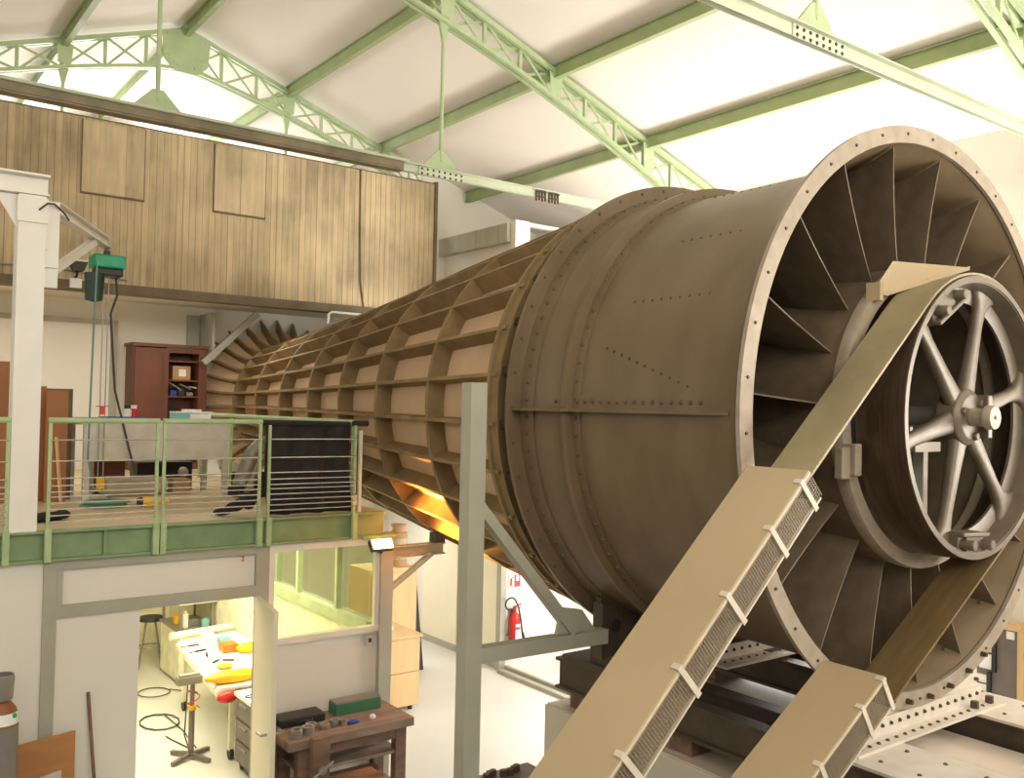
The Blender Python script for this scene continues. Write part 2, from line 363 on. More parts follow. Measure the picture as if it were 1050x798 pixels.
# front wall of the workshop below the platform
b = MB()
b.box((-3.9, 8.2, 0), (1.47, 8.26, 2.58)); b.box((1.55, 8.2, 0), (2.22, 8.26, 2.14)); b.box((1.55, 8.21, 2.14), (3.25, 8.26, 2.58)); b.box((3.36, 8.2, 0), (4.55, 8.26, 1.68)); b.box((3.25, 8.2, 1.68), (3.4, 8.26, 2.58))
struct(b.build('wall_front', 'panel'))
b = MB(); b.box((1.46, 8.17, 0), (1.56, 8.2, 2.58)); b.box((1.56, 8.17, 2.11), (3.28, 8.2, 2.21)); b.box((1.56, 8.17, 2.5), (3.28, 8.2, 2.58)); b.box((3.23, 8.17, 2.11), (3.36, 8.27, 2.58)); b.box((3.25, 8.17, 0), (3.36, 8.26, 2.12)); b.box((1.56, 8.165, 2.2), (1.6, 8.2, 2.5))
struct(b.build('trim_7', 'grey'))
b = MB(); b.box((4.52, 8.14, 0), (4.66, 8.28, 2.58)); struct(b.build('trim_8', 'postgrey'))
b = MB(); b.box((3.36, 8.17, 1.64), (3.41, 8.22, 2.57)); b.box((4.47, 8.17, 1.64), (4.52, 8.22, 2.57)); b.box((3.36, 8.17, 2.5), (4.52, 8.22, 2.57)); b.box((3.36, 8.16, 1.63), (4.52, 8.24, 1.69))
mk = MB(); mk.tube([(3.10, 8.205, 2.475), (3.115, 8.205, 2.487), (3.125, 8.205, 2.475), (3.118, 8.205, 2.46), (3.105, 8.205, 2.443), (3.13, 8.205, 2.443)], .005, 6)
mk.build('painted_mark', 'signred', [o for o in COL.objects if o.name == 'wall_front'][0])
w1 = struct(b.build('window_1', 'panel'))
b = MB(); b.box((3.41, 8.19, 1.69), (4.47, 8.196, 2.5)); b.build('pane', 'glass', w1)
# open door leaf
dl = struct(MB().prism([(3.24, 8.2, .02), (3.285, 8.2, .02), (3.165, 7.47, .02), (3.12, 7.47, .02)], (0, 0, 2.09)).build('door_1', 'cream'))
b = MB(); b.tube([(3.2, 7.55, 1.05), (3.26, 7.545, 1.05), (3.26, 7.63, 1.05)], .012, 8); b.tube([(3.12, 7.55, 1.05), (3.07, 7.555, 1.05), (3.07, 7.64, 1.05)], .012, 8); b.box((3.175, 7.52, .98), (3.185, 7.58, 1.12)); b.build('door_handle', 'steel', dl)
# workshop interior walls
b = MB(); b.box((4.5, 8.28, 0), (4.56, 14.95, 1.6)); b.box((4.5, 11.3, 1.6), (4.56, 14.95, 2.77)); struct(b.build('wall_workshop', 'workyellow'))
b = MB(); b.box((4.44, 8.28, 1.58), (4.58, 11.3, 1.7)); b.box((4.46, 10.75, 1.7), (4.58, 10.9, 2.6)); b.box((4.46, 10.0, 1.7), (4.52, 10.06, 2.6)); b.box((4.44, 8.28, 2.6), (4.58, 11.3, 2.7)); b.box((4.46, 9.0, 1.7), (4.52, 9.05, 2.6)); b.box((4.4, 11.2, 1.58), (4.58, 11.34, 2.77))
w4 = struct(b.build('window_4', mat('workshop_green_frame', (.42, .48, .33), .5)))
b = MB(); b.box((4.52, 8.3, 1.7), (4.526, 10.75, 2.6)); b.build('pane', 'glass', w4)
b = MB(); b.box((-1.5, 8.3, 0), (-1.44, 14.95, 2.76)); b.box((-1.5, 14.9, 0), (4.5, 14.99, 2.76)); struct(b.build('wall_workshop_back', 'workyellow'))
lt = thing('ceiling_light', 'fluorescent batten under the platform, lighting the workshop', 'light', (3.1, 10.6, 2.77))
b = MB(); b.box((3.0, 9.8, 2.7), (3.2, 11.4, 2.77)); b.build('batten', 'white', lt)
b = MB(); b.tube([(3.05, 9.85, 2.69), (3.05, 11.35, 2.69)], .014); b.tube([(3.15, 9.85, 2.69), (3.15, 11.35, 2.69)], .014); b.build('tube', 'tubeglow', lt)

lt = thing('soffit_fill_batten', 'long added fill-light batten hidden behind the lower edge of the board wall', 'light', (2.4, 12.85, 5.42))  # made-up fixture for the platform fill, out of the camera's sight
b = MB(); b.box((-.7, 12.78, 5.36), (5.5, 12.92, 5.418)); b.build('batten', 'white', lt)
b = MB(); b.tube([(-.6, 12.85, 5.345), (5.4, 12.85, 5.345)], .013); b.build('tube', 'tubeglow', lt)
lt = thing('passage_fill_batten', 'added fill-light batten under the tunnel in the passage', 'light', (6.4, 13.2, 2.6))  # made-up fixture to go with the added passage fill
b = MB(); b.box((5.6, 13.1, 2.53), (7.2, 13.3, 2.6)); b.build('batten', 'white', lt)
b = MB(); b.tube([(5.65, 13.2, 2.52), (7.15, 13.2, 2.52)], .014); b.build('tube', 'tubeglow', lt)
# ------------------------------------------------------------------ roof trusses
PX = [(-2.3, 'purlin second left of the ridge'), (.8, ''), (2.36, ''), (3.9, ''), (5.42, ''), (7.0, ''), (8.6, '')]
def truss(y, label):
    t = thing('roof_truss', label, 'roof truss', (3.9, y, 9.1), 'lattice roof trusses')
    xe, xl = 10.08, -3.0
    def zt(x): return zc(x)-.09
    def zb(x):
        d = abs(x-3.9)
        return 8.56-.20*d-.026*d*d
    xs = [3.9+i*.52 for i in range(-13, 13) if xl <= 3.9+i*.52 <= xe]
    b = MB()
    for s in (-.045, .045):
        b.bar((3.9, y+s, zt(3.9)), (xe, y+s, zt(xe)), .05, .06); b.bar((3.9, y+s, zt(3.9)), (xl, y+s, zt(xl)), .05, .06)
    b.build('top_chord', 'green', t)
    b = MB(); N = 28; P = [(xl+(xe-xl)*i/N, y, zb(xl+(xe-xl)*i/N)) for i in range(N+1)]
    for p, q in zip(P, P[1:]):
        for s in (-.045, .045): b.bar((p[0], y+s, p[2]), (q[0], y+s, q[2]), .05, .045)
    b.build('bottom_chord', 'green', t)
    b = MB()
    for i, (x0, x1) in enumerate(zip(xs, xs[1:])):
        b.bar((x0, y+.004, zt(x0)), (x0, y+.004, zb(x0)), .04, .04, (0, 1, 0))
        b.bar((x0, y-.012, zt(x0)), (x1, y-.012, zb(x1)), .03, .012, (0, 1, 0)); b.bar((x0, y+.016, zb(x0)), (x1, y+.016, zt(x1)), .03, .012, (0, 1, 0))
    b.build('lattice', 'green', t)
    b = MB(); b.prism([(3.57, y-.085, 8.98), (3.9, y-.085, 9.10), (4.23, y-.085, 8.98), (4.2, y-.085, 8.6), (4.05, y-.085, 8.46), (3.75, y-.085, 8.46), (3.6, y-.085, 8.6)], (0, .02, 0))
    for dx, dz in ((-.26, .2), (.26, .2), (-.24, -.08), (.24, -.08), (0, .28), (-.12, -.2), (.12, -.2)): b.dome((3.9+dx, y-.085, 8.75+dz), (0, -1, 0), .02, .015)
    b.build('apex_plate', 'green', t)
    for x in (2.36, 5.42, 7.0, 8.6, .8):
        b = MB(); b.prism([(x-.1, y-.078, zt(x)-.02), (x+.1, y-.078, zt(x)-.06), (x+.08, y-.078, zb(x)+.02), (x-.08, y-.078, zb(x)+.04)], (0, .006, 0))
        b.build('joint_plate', 'green', t)
    for x in (2.36, 5.42):
        b = MB(); b.tube([(x, y, zb(x)), (x, y, 6.66)], .022, 8); b.prism([(x-.07, y-.02, zb(x)+.03), (x+.07, y-.02, zb(x)+.03), (x, y-.02, zb(x)-.28)], (0, .04, 0))
        h = b.build('hanger', 'green', t)
        b = MB(); b.prism([(x-.26, y-.012, 6.52), (x+.26, y-.012, 6.52), (x+.05, y-.012, 6.74), (x-.05, y-.012, 6.74)], (0, .024, 0))
        for dz in (.1, .18): b.dome((x, y-.012, 6.54+dz), (0, -1, 0), .014, .012)
        b.build('gusset', 'green', h)
    b = MB()
    for s in (-1, 1):
        b.box((xl, y+s*.025-.004, 6.44), (xe, y+s*.025+.004, 6.522)); b.box((xl, y+s*.021, 6.522), (xe, y+s*.075, 6.532))
    tb = b.build('tie_beam', 'palegreen', t)
    for x in (2.36, 5.42):
        b = MB()
        b.box((x-.3, y-.04, 6.435), (x+.3, y-.029, 6.52))
        for i in range(8):
            for dz in (-.025, .025): b.dome((x-.26+i*.074, y-.04, 6.473+dz), (0, -1, 0), .015, .012)
        b.build('splice_plate', ('palegreen', 'bolt'), tb)
truss(12.98, 'green lattice truss crossing the roof behind the board wall top')
truss(8.63, 'middle green lattice truss, dark cable pipe running along its tie')
truss(3.8, 'nearest green lattice truss, its tie crossing above the riveted fan casing')
lab = ['green purlin left of the ridge, furthest left', 'green purlin left of the ridge, second from it', 'green purlin left of the ridge, next to it', 'green purlin along the ridge through the hexagonal apex plate',
       'green purlin first to the right of the ridge', 'green purlin second right of the ridge, above the board wall corner', 'lowest green purlin on the right slope, above the fan casing']
for (x, _), l in zip(PX, lab):
    if x < 0: x = -.75
    b = MB(); y1 = 12.85 if x > 8 else 18.05; z = zc(x)
    b.ibeam((x, -3.5, z-.10), (x, y1, z-.10), .07, .175, .014)
    o = b.build('roof_purlin', 'purlin'); tag(o, l, 'purlin', 'roof purlins')
# dark cable pipe and clips on the middle tie
cp = thing('cable_tray', 'dark rusty cable pipe lying along the tie above the board wall', 'pipe', (-3, 8.5, 6.53))
b = MB(); b.box((-3, 8.535, 6.44), (4.9, 8.56, 6.52)); b.box((-3, 8.535, 6.42), (4.9, 8.66, 6.435)); b.build('tray', mat('tray_brown', (.22, .18, .11), .6, 0, .25, 5), cp)
b = MB(); b.tube([(-3, 8.52, 6.53), (4.95, 8.52, 6.53)], .016); b.build('pipe', 'palegreen', cp)
for i, x in enumerate((6.75, 6.95)):
    b = MB()
    for k in range(4): b.box((x+k*.045, 8.585, 6.39+(k % 2)*.01), (x+k*.045+.02, 8.6, 6.5))
    b.box((x, 8.585, 6.44), (x+.155, 8.598, 6.455)); b.box((x, 8.57, 6.5), (x+.155, 8.62, 6.515))
    tag(b.build('cable_clip', 'bolt'), 'black cable clip on the middle tie beam, '+('nearer the board wall' if i == 0 else 'nearer the fan casing'), 'clip', 'cable clips')

# ------------------------------------------------------------------ fan casing (riveted steel drum)
fc = thing('fan_casing', 'riveted brown steel drum of the wind tunnel fan, open towards the pulley', 'fan casing', (CX, 4.4, 1.76))
b = MB(); b.lathe([(1.98, 3.385), (1.93, 3.43), (1.87, 3.53), (1.82, 3.68), (1.795, 3.9), (1.785, 5.0), (1.79, 5.1), (1.83, 5.35), (1.86, 5.6), (1.84, 5.6), (1.77, 5.1), (1.765, 3.9), (1.79, 3.68), (1.85, 3.5), (1.89, 3.4)], 128, AX, 'Y', closed=True)
# rivet rows on the plates
rows = [(138, 3.75, 4.55), (155, 3.75, 4.75)]
for ang, y0, y1 in rows:
    k = int((y1-y0)/.085)
    for i in range(k): b.dome(pol(1.79, ang, y0+i*.085), pol(1, ang, 0)-Vector(AX), .013, .008)
for i in range(12): b.dome(pol(1.79, 166+i*.9, 4.75-i*.08), pol(1, 170, 0)-Vector(AX), .013, .008)
for ang in (100, 113): 
    for i in range(12): b.dome(pol(1.79, ang, 3.75+i*.085), pol(1, ang, 0)-Vector(AX), .013, .008)
b.build('shell', ('tank', 'bolt'), fc, 40)
b = MB(); b.lathe([(1.885, 3.362), (2.0, 3.362), (2.0, 3.39), (1.885, 3.39)], 128, AX, 'Y', closed=True)
fr = b.build('front_ring', 'ring', fc, 40)
bolt = None
for i in range(38):
    a = 3.5+i*360/38
    if bolt is None:
        b = MB(); b.lathe([(0, 3.354), (.009, 3.354), (.011, 3.362)], 8, pol(1.945, 0, 0), 'Y')
        bolt = b.build('bolt', 'bolt', fr); bolt.matrix_parent_inverse = Matrix.Translation(-fc.location)
        o = bolt; base = bolt.matrix_parent_inverse.copy()
    else:
        o = bolt.copy(); COL.objects.link(o); o.parent = fr
    rot = Matrix.Translation(Vector(AX)) @ Matrix.Rotation(-math.radians(a), 4, 'Y') @ Matrix.Translation(-Vector(AX))
    o.matrix_parent_inverse = base.copy() @ Matrix.Identity(4); o.matrix_basis = rot
fr.matrix_parent_inverse = Matrix.Translation(-fc.location)
for ch in fr.children: ch.matrix_parent_inverse = Matrix.Identity(4)
def flange(nm, prof, rivs):
    b = MB(); b.lathe(prof, 128, AX, 'Y', closed=True)
    for r, y, n, ax in rivs:
        for i in range(n):
            a = 360*(i+.5)/n
            p = pol(r, a, y); d = Vector((0, -1, 0)) if ax == 'Y' else (pol(1, a, 0)-Vector(AX))
            b.dome(p, d, .017, .016)
    b.build(nm, ('tank', 'rivet'), fc, 40)
flange('mid_flange', [(1.775, 4.96), (1.8, 4.96), (1.805, 5.04), (1.872, 5.045), (1.872, 5.085), (1.815, 5.09), (1.815, 5.17), (1.78, 5.17)], [(1.8, 5.0, 84, 'R'), (1.815, 5.13, 84, 'R')])
flange('back_flange', [(1.83, 5.43), (1.855, 5.43), (1.87, 5.575), (1.985, 5.58), (1.985, 5.615), (1.85, 5.62)], [(1.865, 5.5, 90, 'R'), (1.94, 5.58, 45, 'Y')])
for s, nm in ((180, 'seam_flange'), (0, 'seam_flange')):
    b = MB(); sx = -1 if s == 180 else 1
    b.box((CX+sx*1.78, 3.55, CZ-.02), (CX+sx*1.87, 5.58, CZ)); b.box((CX+sx*1.775, 3.6, CZ), (CX+sx*1.80, 5.58, CZ+.1))
    b.box((CX+sx*1.84, 5.0, CZ-.02), (CX+sx*1.95, 5.6, CZ))
    for i in range(17): b.dome((CX+sx*1.80, 3.66+i*.083, CZ+.055), (sx, 0, 0), .019, .017)
    for i in range(5): b.dome((CX+sx*1.805, 5.12+i*.1, CZ+.055), (sx, 0, 0), .019, .017)
    b.build(nm, ('tank', 'rivet'), fc)
# guide vanes: 19 flat radial plates, each with a row of bolts along its root
vane = None
for i in range(19):
    a = 5.9+i*360/19
    if vane is None:
        b = MB(); n = 10
        P = []
        for k in range(n+1):
            u = k/n; L_ = lambda ro: 1.02+(ro-1.02)*u
            P.append([(L_(1.868), .0, 3.475-.05*u*u), (L_(1.80), -.02, 3.62), (L_(1.768), -.06*(1-.4*u), 3.9), (L_(1.766), -.18*(1-.3*u), 4.3)])
        def cv(q, off): return pol(math.hypot(q[0], q[1]), math.degrees(math.atan2(q[1]+off, q[0])), q[2])
        for off in (-.005, .005):
            for A, B in zip(P, P[1:]):
                for j in range(3): b.quad([cv(A[j], off), cv(A[j+1], off), cv(B[j+1], off), cv(B[j], off)])
        for A, B in zip(P, P[1:]): b.quad([cv(A[0], -.005), cv(A[0], .005), cv(B[0], .005), cv(B[0], -.005)])
        for j in range(8): b.dome(pol((1.842, 1.80, 1.782, 1.772, 1.765, 1.765, 1.765, 1.765)[j], -1.2, 3.53+j*.085), pol(-1, 0, 0)-Vector(AX), .016, .03)
        vane = b.build('guide_vane', ('vane', 'rivet'), fc); o = vane
    else:
        o = vane.copy(); COL.objects.link(o); o.parent = fc; o.matrix_parent_inverse = vane.matrix_parent_inverse.copy()
    o.matrix_basis = Matrix.Translation(Vector(AX)) @ Matrix.Rotation(-math.radians(a), 4, 'Y') @ Matrix.Translation(-Vector(AX))
b = MB(); b.lathe([(1.0, 3.40), (1.04, 3.42), (1.04, 4.5), (1.0, 4.5)], 96, AX, 'Y', closed=True); b.build('hub_drum', 'vane', fc, 40)
b = MB(); b.lathe([(.955, 3.335), (1.045, 3.335), (1.055, 3.36), (1.05, 3.42), (.955, 3.42)], 96, AX, 'Y', closed=True); b.build('hub_ring', 'ring', fc, 40)
b = MB(); b.lathe([(.96, 4.35), (1.77, 4.38), (1.77, 4.42), (.96, 4.42)], 64, AX, 'Y', closed=True)
for i in range(12):
    mt = Matrix.Translation(Vector(AX)) @ Matrix.Rotation(math.radians(i*30), 4, 'Y') @ Matrix.Translation(-Vector(AX))
    b.box((CX+1.0, 4.31, CZ-.05), (CX+1.7, 4.36, CZ+.2), mt)
b.build('fan_rotor', 'dark', fc)
b = MB(); b.lathe([(0.02, 4.3), (.99, 4.3), (.99, 4.34), (.02, 4.34)], 64, AX, 'Y', closed=True); b.build('hub_back_plate', 'dark', fc)
# bearing pedestal and pale guard strip inside the hub
b = MB(); b.box((CX+.33, 3.56, CZ-.9), (CX+.39, 3.64, CZ-.26)); b.box((CX+.18, 3.54, CZ-.26), (CX+.53, 3.68, CZ-.19)); b.box((CX+.14, 3.56, CZ-.19), (CX+.18, 3.6, CZ-.08)); b.build('bearing_pedestal', 'whiteplate', fc)
b = MB(); b.tube([(CX, 3.05, CZ), (CX, 4.32, CZ)], .07, 20); b.build('drive_shaft', 'steel', fc, 40)
b = MB(); b.box((CX-1.12, 3.28, CZ-.40), (CX-.97, 3.34, CZ-.2)); b.box((CX-1.04, 3.24, CZ-.38), (CX-.97, 3.34, CZ-.18)); b.build('side_bracket', 'ring', fc, bevel=.01)
# belt cover plate on top of the hub
b = MB(); b.prism([(CX-.72, 3.32, CZ+.80), (CX-.5, 3.33, CZ+1.0), (CX-.05, 3.33, CZ+1.02), (CX+.02, 3.1, CZ+.99), (CX-.16, 2.99, CZ+.965), (CX-.62, 3.3, CZ+.78)], (0, .0, .025)); 
b.prism([(CX-.73, 3.28, CZ+.74), (CX-.69, 3.28, CZ+.74), (CX-.69, 3.28, CZ+.86), (CX-.73, 3.28, CZ+.86)], (0, .1, 0)); b.build('belt_cover_plate', 'guard', fc)
# front saddle under the ring
b = MB(); arc = [pol(1.97, 270+a, 3.395) for a in range(24, -25, -4)]
arc = [p for p in arc if CX-.82 < p.x < CX+.82]
b.prism([(CX-.82, 3.395, 1.80), (CX+.82, 3.395, 1.80), (CX+.82, 3.395, 2.13)]+[tuple(p) for p in arc]+[(CX-.82, 3.395, 2.13)], (0, .02, 0)); b.build('front_saddle', 'whiteplate', fc)
b = MB(); b.box((CX-.95, 3.25, 1.765), (CX+1.0, 3.42, 1.785)); b.box((CX-.85, 3.375, 1.785), (CX+.85, 3.395, 1.9))
for i in range(16):
    b.dome((CX-.8+i*.105, 3.375, 1.85), (0, -1, 0), .016, .02); b.dome((CX-.75+i*.105, 3.3, 1.785), (0, 0, 1), .016, .015)
sa = b.build('saddle_angle', ('whiteplate', 'bolt'), fc)
for x in (-.86, .62, .84): MB().lathe([(0, .05), (.028, .05), (.03, 0)], 6, (CX+x, 3.31, 1.785)).build('bolt', 'bolt', fc)
for a in (248, 256, 264, 272, 280, 288, 295): MB().tube([pol(1.945, a, 3.362), pol(1.945, a, 3.32)], [.022, .016], 6).build('bolt', 'bolt', fc)
for z in (1.95, 2.05): MB().tube([(CX+.79, 3.395, z), (CX+.79, 3.37, z)], .014, 6).build('bolt', 'bolt', fc)

b = MB(); arc = [pol(1.86, 270+a, 5.4) for a in range(36, -37, -4)]
b.prism([(CX-1.15, 5.4, 1.92), (CX+1.15, 5.4, 1.92), (CX+1.15, 5.4, 2.4)]+[tuple(p) for p in arc]+[(CX-1.15, 5.4, 2.4)], (0, .06, 0)); 
b.box((CX-1.16, 5.37, 1.92), (CX-1.12, 5.48, 2.36)); b.box((CX+1.12, 5.37, 1.92), (CX+1.16, 5.48, 2.36)); b.build('rear_saddle', 'steelbeam', fc)
b = MB(); b.lathe([(.0, 0), (.055, 0), (.055, -.004), (0, -.004)], 20, (CX-.985, 5.398, 2.16), 'Y'); b.build('saddle_hole', 'black', fc)
b = MB(); b.box((CX-.1, 5.0, 1.765), (CX+1.3, 5.2, 1.785)); b.box((CX-.1, 5.18, 1.785), (CX+1.3, 5.2, 1.9))
for i in range(12): b.dome((CX+.0+i*.105, 5.18, 1.85), (0, -1, 0), .016, .02); b.dome((CX+i*.105, 5.1, 1.785), (0, 0, 1), .016, .015)
b.build('rear_angle', ('whiteplate', 'bolt'), fc)

# ------------------------------------------------------------------ diffuser (ribbed timber cone)
df = thing('tunnel_diffuser', 'long ribbed wooden tunnel cone narrowing away from the fan casing', 'wind tunnel', (CX, 10, 2.0))
RY = [(5.95, 1.90), (7.15, 1.75), (8.4, 1.60), (9.55, 1.45), (10.7, 1.31), (11.85, 1.20), (13.0, 1.09), (14.15, 1.0)]
def R(y):
    for (a, ra), (c, rc) in zip(RY, RY[1:]):
        if y <= c: return ra+(rc-ra)*(y-a)/(c-a)
    return RY[-1][1]
D = .2
b = MB(); b.lathe([(R(y)-D+.01, y) for y, r in RY]+[(.80, 14.3), (.86, 14.5), (1.0, 14.75), (1.2, 14.95)]+[(1.17, 14.97), (.83, 14.5), (.77, 14.3)]+[(R(y)-D-.02, y) for y, r in RY[::-1]], 96, AX, 'Y', closed=True)
b.build('skin', 'skin', df, 40)
for y, r in RY[1:]:
    b = MB(); b.lathe([(r-D-.0, y-.018), (r-.004, y-.018), (r-.004, y+.018), (r-D-.0, y+.018)], 90, AX, 'Y', closed=True); b.build('rib_ring', 'rib', df, 40)
b = MB(); b.lathe([(1.68, 5.83), (1.9, 5.83), (1.9, 5.845), (1.87, 5.85), (1.87, 5.96), (1.9, 5.965), (1.9, 6.0), (1.68, 6.0)], 96, AX, 'Y', closed=True); b.build('end_flange', 'rib', df, 40)
b = MB()
for i in range(28):
    a = 360*i/28+4; mt = Matrix.Translation(Vector(AX)) @ Matrix.Rotation(-math.radians(a), 4, 'Y') @ Matrix.Translation(-Vector(AX))
    b.box((CX+1.72, 5.61, CZ-.03), (CX+1.88, 5.84, CZ+.03), mt)
b.lathe([(1.7, 5.61), (1.74, 5.61), (1.74, 5.84), (1.7, 5.84)], 96, AX, 'Y', closed=True)
b.build('joint_blocks', 'dark', df)
st = None
for i in range(30):
    a = 184+12*i
    if st is None:
        b = MB(); T = .016
        pr = [(r, y) for y, r in RY] + [(1.0, 14.35), (1.1, 14.6), (1.3, 14.85), (1.42, 15.0)]
        pi_ = [(r-D, y) for y, r in RY] + [(.80, 14.35), (.9, 14.6), (1.05, 14.82), (1.2, 15.0)]
        pr[0] = (1.90, 5.9); pi_[0] = (1.70, 5.9)
        for A, B, C_, D_ in zip(pr, pr[1:], pi_, pi_[1:]):
            b.prism([(CX+A[0], A[1], CZ-T), (CX+B[0], B[1], CZ-T), (CX+D_[0], D_[1], CZ-T), (CX+C_[0], C_[1], CZ-T)], (0, 0, 2*T))
        st = b.build('stringer', 'rib', df); o = st
    else:
        o = st.copy(); COL.objects.link(o); o.parent = df; o.matrix_parent_inverse = st.matrix_parent_inverse.copy()
    o.matrix_basis = Matrix.Translation(Vector(AX)) @ Matrix.Rotation(-math.radians(a), 4, 'Y') @ Matrix.Translation(-Vector(AX))

# ------------------------------------------------------------------ pulley wheel and belts
pw = thing('pulley_wheel', 'large six-spoked iron pulley in front of the fan', 'pulley', (CX, 3.1, CZ))
b = MB(); b.lathe([(.925, 2.985), (.94, 2.99), (.945, 3.15), (.94, 3.31), (.925, 3.315), (.895, 3.31), (.875, 3.15), (.895, 2.99)], 96, AX, 'Y', closed=True); b.build('rim', 'rim', pw, 50)
b = MB(); b.lathe([(.90, 2.982), (.938, 2.982), (.938, 2.992), (.90, 2.992)], 96, AX, 'Y', closed=True); b.lathe([(.893, 2.99), (.896, 2.99), (.88, 3.1), (.872, 3.15), (.868, 3.15), (.87, 3.1)], 96, AX, 'Y', closed=True); b.lathe([(.78, 3.13), (.875, 3.11), (.875, 3.17), (.78, 3.15)], 96, AX, 'Y', closed=True); b.build('rim_face', 'wheel', pw, 50)
for i in range(6):
    a = math.radians(13.5+60*i); u = Vector((math.cos(a), 0, math.sin(a))); v = Vector((-math.sin(a), 0, math.cos(a)))
    b = MB(); ks = [(.12, .085, .05), (.2, .07, .045), (.4, .055, .04), (.65, .045, .035), (.75, .055, .037), (.82, .09, .04), (.875, .17, .045)]
    prev = None
    for r, wd, th in ks:
        ring = []
        for k in range(16):
            t = 2*PI*k/16; c, s = math.cos(t), math.sin(t)
            ex = abs(c)**.6*(1 if c > 0 else -1); ey = abs(s)**.6*(1 if s > 0 else -1)
            ring.append(b.bm.verts.new(Vector((CX, 3.12, CZ))+u*r+v*wd*ex+Vector((0, th*ey, 0))))
        if prev:
            for k in range(16): b.bm.faces.new((prev[k], prev[(k+1) % 16], ring[(k+1) % 16], ring[k]))
        else: b.bm.faces.new(ring)
        prev = ring
    b.bm.faces.new(prev); b.build('spoke', 'wheel', pw, 60)
b = MB(); b.lathe([(.0, 3.04), (.15, 3.04), (.19, 3.07), (.19, 3.2), (.0, 3.2)], 32, AX, 'Y'); 
for i in range(3): 
    p = pol(.13, 13.5+30+i*120, 0); b.lathe([(0, 3.015), (.03, 3.015), (.032, 3.045)], 6, (p.x, 0, p.z), 'Y')
b.box((CX+.09, 2.98, CZ-.14), (CX+.15, 3.2, CZ+.15)); b.build('hub', 'wheel', pw, 40, bevel=.008)
b = MB(); b.lathe([(.0, 2.89), (.075, 2.89), (.08, 2.9), (.08, 2.945), (.06, 2.955), (.06, 3.05)], 28, (CX+.0, 0, CZ), 'Y'); b.lathe([(0, 2.88), (.012, 2.88), (.014, 2.895)], 8, (CX, 0, CZ), 'Y'); b.build('shaft_end', 'ring', pw, 40)
for a, nm in ((267, 'rim_clamp'), (120, 'rim_clamp')):
    mt = Matrix.Translation(Vector(AX)) @ Matrix.Rotation(-math.radians(a-270), 4, 'Y') @ Matrix.Translation(-Vector(AX))
    b = MB(); b.box((CX-.17, 2.98, CZ-.79), (CX+.17, 3.13, CZ-.76), mt); b.box((CX-.1, 3.0, CZ-.90), (CX+.1, 3.1, CZ-.78), mt)
    for dx in (-.12, .12): b.tube([mt @ Vector((CX+dx, 2.93, CZ-.84)), mt @ Vector((CX+dx, 3.15, CZ-.84))], .035, 10)
    b.box((CX-.17, 3.02, CZ-.9), (CX+.17, 3.1, CZ-.78), mt)
    b.build(nm, 'wheel', pw, 40, bevel=.008)
# belt: one closed band round the big pulley and the small motor pulley near the floor
bt = thing('drive_belt', 'flat leather belt running from the pulley down to the lower left', 'belt', (2.4, 3.15, 2.0))
Y0, Y1 = 3.0, 3.28
def band(nm, pts, m, th=.008):
    b = MB(); r = []
    for i, p in enumerate(pts):
        d = (Vector(pts[min(i+1, len(pts)-1)])-Vector(pts[max(i-1, 0)])).normalized(); n_ = Vector((-d.z, 0, d.x))
        r.append([Vector((p[0], Y0, p[2]))+n_*th, Vector((p[0], Y1, p[2]))+n_*th, Vector((p[0], Y1, p[2]))-n_*th, Vector((p[0], Y0, p[2]))-n_*th])
    r = [[b.bm.verts.new(q) for q in k] for k in r]
    for A, B in zip(r, r[1:]):
        for k in range(4): b.bm.faces.new((A[k], A[(k+1) % 4], B[(k+1) % 4], B[k]))
    b.bm.faces.new(r[0]); b.bm.faces.new(r[-1])
    return b.build(nm, m, bt, 40)
UA, LA = math.radians(41.0), math.radians(31)      # slopes of the two runs
rb = .953
tu = Vector((CX-rb*math.sin(UA), 0, CZ+rb*math.cos(UA))); tl = Vector((CX+rb*math.sin(LA), 0, CZ-rb*math.cos(LA)))
du = Vector((-math.cos(UA), 0, -math.sin(UA))); dl_ = Vector((-math.cos(LA), 0, -math.sin(LA)))
up_end = tu+du*4.6; lo_end = tl+dl_*4.9
band('upper_run', [tuple(up_end), tuple(tu+du*2), tuple(tu)], 'belt')
wr = [tuple(pol(rb, a, 0)) for a in range(int(math.degrees(UA))+90, int(math.degrees(LA))-90-1, -6)]
band('wrap', wr, 'belt'); band('lower_run', [tuple(tl), tuple(tl+dl_*2), tuple(lo_end)], 'beltin')
